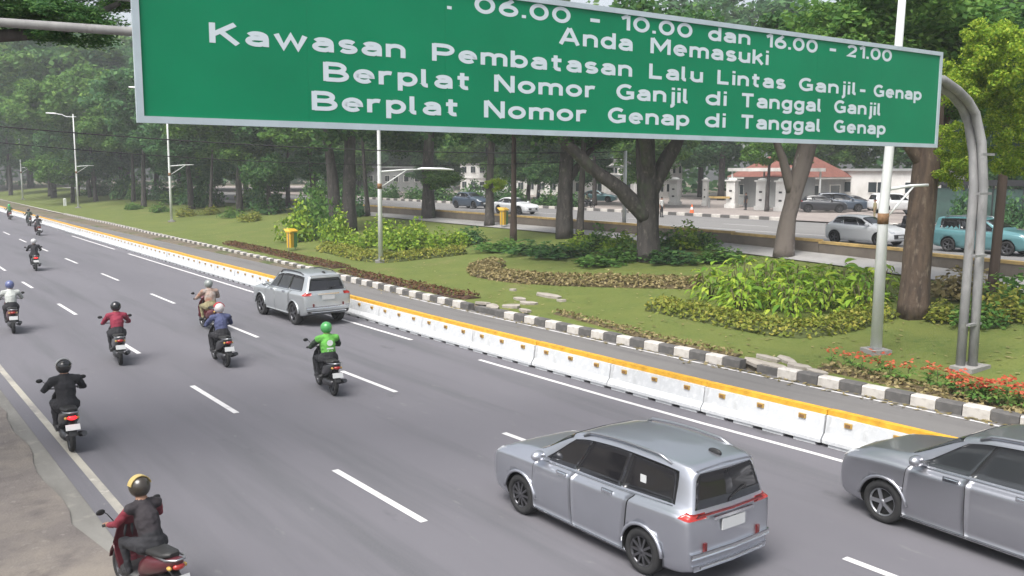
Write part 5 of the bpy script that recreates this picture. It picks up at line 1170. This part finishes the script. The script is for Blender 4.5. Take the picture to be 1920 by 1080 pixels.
def scooter(label, loc, hd, paint, tail='tail', seatc='seat', box=None, plate='plate', group=None, plate_tilt=.25, lit=False, sport=False, name='motor_scooter', crate=None):
    t = empty(name, label, 'motorbike', loc, math.pi/2-hd, group)
    r = .275
    for x, nm in ((.63, 'front_wheel'), (-.62, 'rear_wheel')):
        b = MB(); wd = .10; b.lathe([(r*.72, -wd*.4), (r*.92, -wd*.5), (r, -wd*.2), (r, wd*.2), (r*.92, wd*.5), (r*.72, wd*.4)], 26, closed=True); w_ = b.build(nm, M['tyre'], t, (x, 0, r))
        b = MB(); b.lathe([(r*.74, -.035), (r*.74, .035), (r*.68, .035), (r*.68, -.035)], 22, closed=True); b.lathe([(.04, -.05), (.04, .05)], 10)
        for k in range(5):
            a = k*1.2566; b.bar((.03*math.cos(a), 0, .03*math.sin(a)), (r*.7*math.cos(a), 0, r*.7*math.sin(a)), .03, .035)
        b.build('rim', M['alloy_d'], w_)
    def ring(x, z, hw, hh, n=14, p=2.6):
        out = []
        for k in range(n):
            a = 2*math.pi*k/n; c, s = math.cos(a), math.sin(a)
            out.append((x, hw*math.copysign(abs(c)**(2/p), c), z+hh*math.copysign(abs(s)**(2/p), s)))
        return out
    b = MB(); b.loft([ring(-.98, .80, .045, .035), ring(-.88, .76, .11, .08), ring(-.62, .67, .165, .12), ring(-.36, .60, .18, .16), ring(-.16, .50, .165, .16), ring(-.04, .42, .12, .10)]); b.build('rear_body', paint, t)
    b = MB(); b.loft([ring(-.86, .86, .07, .03), ring(-.72, .83, .135, .05), ring(-.4, .80, .15, .055), ring(-.12, .775, .12, .06), ring(.02, .72, .07, .04)]); b.build('seat', M[seatc], t)
    b = MB(); b.box((.12, 0, .33), (.5, .40, .07)); b.loft([ring(-.12, .36, .17, .06), ring(.12, .34, .2, .045), ring(.38, .37, .18, .06)]); b.build('footboard', M['plastic'], t)
    b = MB(); b.loft([ring(.36, .36, .19, .05), ring(.43, .52, .20, .05), ring(.455, .72, .215, .055), ring(.43, .90, .17, .05), ring(.40, 1.0, .10, .04)]); b.build('front_shield', paint, t)
    b = MB(); pts = []
    for k in range(9):
        th = R(10)+R(150)*k/8; pts.append((.63+.315*math.cos(th), 0, r+.315*math.sin(th)))
    for k in range(8):
        p, q = Vector(pts[k]), Vector(pts[k+1]); b.bar(p, q, .13, .012)
    b.build('front_fender', paint, t)
    b = MB()
    for s in (1, -1): b.tube([(.63, s*.075, r), (.5, s*.07, .62), (.42, s*.04, .95)], [.02, .025, .025], 8)
    b.build('fork', M['metal_d'], t)
    b = MB(); b.tube([(.36, -.36, 1.03), (.38, -.2, 1.04), (.41, 0, 1.02), (.38, .2, 1.04), (.36, .36, 1.03)], .014, 8); b.build('handlebar', M['metal_d'], t)
    for s in (1, -1):
        b = MB(); b.tube([(.372, s*.27, 1.035), (.36, s*.38, 1.03)], .021, 8); b.build('grip', M['dark'], t)
        b = MB(); b.tube([(.39, s*.22, 1.05), (.38, s*.30, 1.17), (.38, s*.345, 1.21)], .007, 6); b.ball((.375, s*.39, 1.22), (.014, .062, .042), 12, 8); b.build('mirror', M['dark'], t)
        b = MB(); b.ball((-.90, s*.105, .72), (.05, .03, .028), 10, 6); b.build('indicator', M['reflector'], t)
    b = MB(); b.loft([ring(.33, 1.02, .11, .05), ring(.42, 1.05, .13, .065), ring(.5, 1.02, .10, .05)]); b.build('handlebar_cowl', paint, t)
    b = MB(); b.ball((.49, 0, .86), (.05, .11, .07), 12, 8); b.build('headlight', M['lens'], t)
    b = MB(); b.ball((-.955, 0, .735), (.05, .085, .045), 12, 8); b.build('tail_light', M['tail_on' if lit else tail], t)
    b = MB(); b.loft([ring(-.80, .66, .06, .03), ring(-.95, .53, .065, .012), ring(-1.02, .40, .07, .01)]); b.build('rear_fender', M['plastic'], t)
    b = MB(); b.box((0, 0, 0), (.012, .25, .12), Matrix.Rotation(plate_tilt, 3, 'Y')); b.build('number_plate', M[plate], t, (-1.0, 0, .56))
    b = MB(); b.tube([(.0, -.12, .22), (-.3, -.17, .24), (-.5, -.185, .29), (-.92, -.20, .40)], [.02, .035, .06, .05], 12); b.build('exhaust', M['metal_d'], t)
    b = MB(); b.loft([ring(-.85, .33, .05, .06), ring(-.6, .3, .09, .09), ring(-.25, .27, .1, .1), ring(-.05, .28, .07, .06)]); b.build('engine', M['metal_d'], t, (0, .06, 0))
    b = MB(); b.tube([(-.5, -.12, .78), (-.85, -.13, .82), (-1.0, -.06, .84), (-1.0, .06, .84), (-.85, .13, .82), (-.5, .12, .78)], .014, 6); b.build('grab_rail', M['alloy'], t)
    return t
def pm(n, c, rough=.35): return mat(n, c, rough, coat=.5)
RID = [  # base px (rear wheel on the road), label bits
    ((628, 738), 'green', dict(), ),
]
def duo(uv, slabel, rlabel, paint, top, trousers, helmet, off=.62, hd=0., spl={}, size=1., **kw):
    p = at(*uv); p = p+Vector((math.sin(hd)*off, math.cos(hd)*off, 0)); p.z = .0 if p.x < 30 else 1.63
    a = scooter(slabel, p, hd, paint, **spl); c = rider(rlabel, p+Vector((0, 0, .0)), hd, top, trousers, helmet, **kw); a.scale = c.scale = (size,)*3; return p
K_ = pm('black_scooter_paint', (.015, .015, .017)); RD = pm('red_scooter_paint', (.12, .012, .02)); GR = pm('grey_scooter_paint', (.07, .07, .075)); MR = pm('maroon_scooter_paint', (.1, .012, .02)); DG = pm('dark_green_scooter_paint', (.02, .04, .03))
dk = cloth('black_trousers', (.018, .018, .022)); jean = cloth('dark_jeans', (.03, .04, .06)); khaki = cloth('khaki_cloth', (.26, .23, .13)); blackj = cloth('black_jacket', (.014, .014, .018))
hb = pm('black_helmet', (.012, .012, .014), .25)
duo((626, 741), 'black scooter with a white number plate under the bright green rider', 'rider in bright green jacket and green helmet behind the silver off-roader', K_, cloth('bright_green_jacket', (.11, .36, .06)), dk, pm('green_helmet', (.06, .3, .08), .3), sleeve=cloth('dark_sleeves', (.02, .035, .022)), logo=(mat('white_print', (.7, .75, .7), .7), 'vest'), gloves=M['dark'], hd=.16, bulk=1.16)
duo((425, 688), 'black scooter with a white plate and round grey muffler under the navy rider', 'rider in navy blue jacket with red and white helmet', K_, cloth('navy_jacket', (.055, .065, .14)), dk, pm('white_red_helmet', (.55, .5, .5), .3), strap=mat('red_stripe', (.5, .03, .04), .4), bulk=1.14, gloves=M['dark'], hd=.08, lean=.05)
duo((404, 622), 'dark scooter partly hidden by the navy rider behind it', 'rider in orange brown and grey patterned jacket with grey helmet', MR, mat('orange_grey_jacket', (.27, .13, .08), .85, col2=(.32, .3, .28), scale=5), khaki, pm('grey_helmet', (.2, .22, .21), .3), bulk=1.2)
duo((226, 684), 'grey scooter with a big white number plate under the crimson rider', 'rider in crimson jacket with dark helmet', GR, cloth('crimson_jacket', (.22, .02, .045)), dk, hb, gloves=M['dark'], hd=.14, bulk=1.12, lean=.03)
duo((26, 625), 'maroon scooter at the far left under the white-shirted rider', 'rider in pale grey-white shirt with blue helmet at the left edge', MR, cloth('pale_shirt', (.42, .44, .42)), dk, pm('blue_helmet', (.09, .11, .24), .3), bulk=1.14, hd=.08)
duo((136, 848), 'black scooter with lit red tail light and tilted white plate by the road edge', 'rider all in black with black helmet beside the road edge line', K_, blackj, dk, hb, spl=dict(lit=True, plate_tilt=.7), bulk=1.16, lean=-.02, hd=.06, gloves=M['dark'], strap=mat('silver_badge', (.3, .3, .3), .4), off=.7)
duo((320, 1150), 'dark red scooter at the bottom edge nearest the camera', 'rider with gold-topped dark helmet and dark red sleeves at the bottom edge', pm('dark_red_scooter_paint', (.075, .012, .018)), cloth('black_red_jacket', (.022, .018, .022)), dk, pm('dark_brown_helmet', (.03, .024, .018), .3), sleeve=cloth('dark_red_sleeves', (.17, .018, .032)), hd=-.2, off=.62, lean=.12, strap=mat('gold_helmet_top', (.42, .32, .12), .35), size=.92)
duo((68, 508), 'black scooter with glowing red tail light in the far left lane', 'black-clad rider with white-topped helmet in the far left lane', K_, blackj, dk, pm('white_top_helmet', (.5, .5, .5), .3), spl=dict(lit=True), bulk=1.12, hd=.08)
duo((57, 424), 'dark green scooter, left one of the two near the far barrier', 'dark green clad rider, left one of the pair near the far barrier', DG, cloth('dark_green_jacket', (.03, .05, .035)), dk, hb)
duo((74, 442), 'dark red scooter, nearer one of the two by the far barrier', 'dark-clad rider, nearer one of the pair by the far barrier', MR, cloth('charcoal_jacket', (.03, .03, .035)), dk, hb)
duo((20, 412), 'farthest scooter with red rear, at the left edge', 'farthest rider with bright green helmet at the left edge', RD, cloth('mid_green_jacket', (.03, .14, .05)), dk, pm('bright_green_helmet', (.04, .4, .1), .3))
# far road riders come the other way
duo((1008, 384), 'dark motorbike on the far road left of the straight dark trunk', 'rider in dark shirt on the far road left of the straight dark trunk', K_, jean, dk, pm('pale_helmet', (.5, .5, .48)), hd=2.6, off=.3)
duo((1030, 386), 'second motorbike beside the straight dark trunk', 'rider in yellowish shirt on the far road', MR, cloth('sand_shirt', (.4, .33, .16)), dk, hb, hd=2.6, off=.3)
duo((1097, 392), 'motorbike between the two trunks left of the forked tree', 'dark-shirted rider between the two trunks', K_, cloth('olive_shirt', (.10, .11, .07)), dk, hb, hd=2.9, off=.3)
duo((1692, 452), 'dark motorbike on the far road just left of the broad brown trunk', 'rider in dark clothes just left of the broad brown trunk', K_, blackj, dk, hb, hd=3.1, off=.3)
# standing people
def stander(label, loc, hd, top, trousers, cap=None, scale=1.):
    t = empty('person', label, 'person', loc, hd); t.scale = (scale,)*3
    P_ = [((0, 0, .98), (0, 0, 1.12), .15, .14, 0), ((0, 0, 1.12), (.0, 0, 1.33), .14, .13, 0), ((0, 0, 1.40), (.01, 0, 1.53), .055, .06, 2), ((.015, 0, 1.56), (.015, 0, 1.63), .085, .09, 2), ((.10, 0, 1.58), (.115, 0, 1.565), .014, .016, 2)]
    ext = []
    for s in (1, -1):
        P_ += [((0, s*.05, 1.36), (0, s*.18, 1.36), .07, .068, 0), ((0, s*.18, 1.36), (-.02, s*.235, 1.10), .058, .045, 0), ((-.02, s*.235, 1.10), (.05, s*.245, .86), .042, .03, 2), ((.05, s*.245, .86), (.06, s*.245, .80), .034, .03, 2),
               ((0, s*.08, .96), (.015, s*.10, .52), .105, .07, 1), ((.015, s*.10, .52), (0, s*.11, .10), .066, .045, 1), ((-.03, s*.11, .05), (.14, s*.125, .04), .045, .038, 3)]
        ext.append(s)
    def ex(e):
        e.mi = 2
        for s in ext:
            for k, L in enumerate((.9, 1, .95, .8)): e.tube([(.04+.015*k-.01, s*.245, .785), (.045+.015*k, s*.247, .75), (.055+.015*k, s*.243, .785-.085*L)], [.010, .0095, .0075], 6)
            e.tube([(.09, s*.24, .80), (.112, s*.237, .775), (.115, s*.236, .745)], [.011, .010, .008], 6)
    me = body_mesh(P_, [top, trousers, M['skin'], M['dark']], extra=ex); link('body', me, t)
    b = MB(); b.ball((0, 0, 1.635), (.102, .098, .10), 14, 10); b.build('hair', M['hair'] if cap is None else cap, t)
    return t
stander('person in khaki uniform standing on the forecourt edge beside the nearest lamp pole', at(1639, 418)+Vector((0, 0, .12)), 2.2, khaki, khaki)
stander('person in pale shirt walking by the kerb right of the forked tree', at(1240, 408)+Vector((0, 0, .03)), -1.5, cloth('white_shirt', (.5, .5, .48)), dk)
stander('person in dark clothes standing by the white gate pillars', at(1398, 396)+Vector((0, 0, .12)), 2.8, blackj, dk)
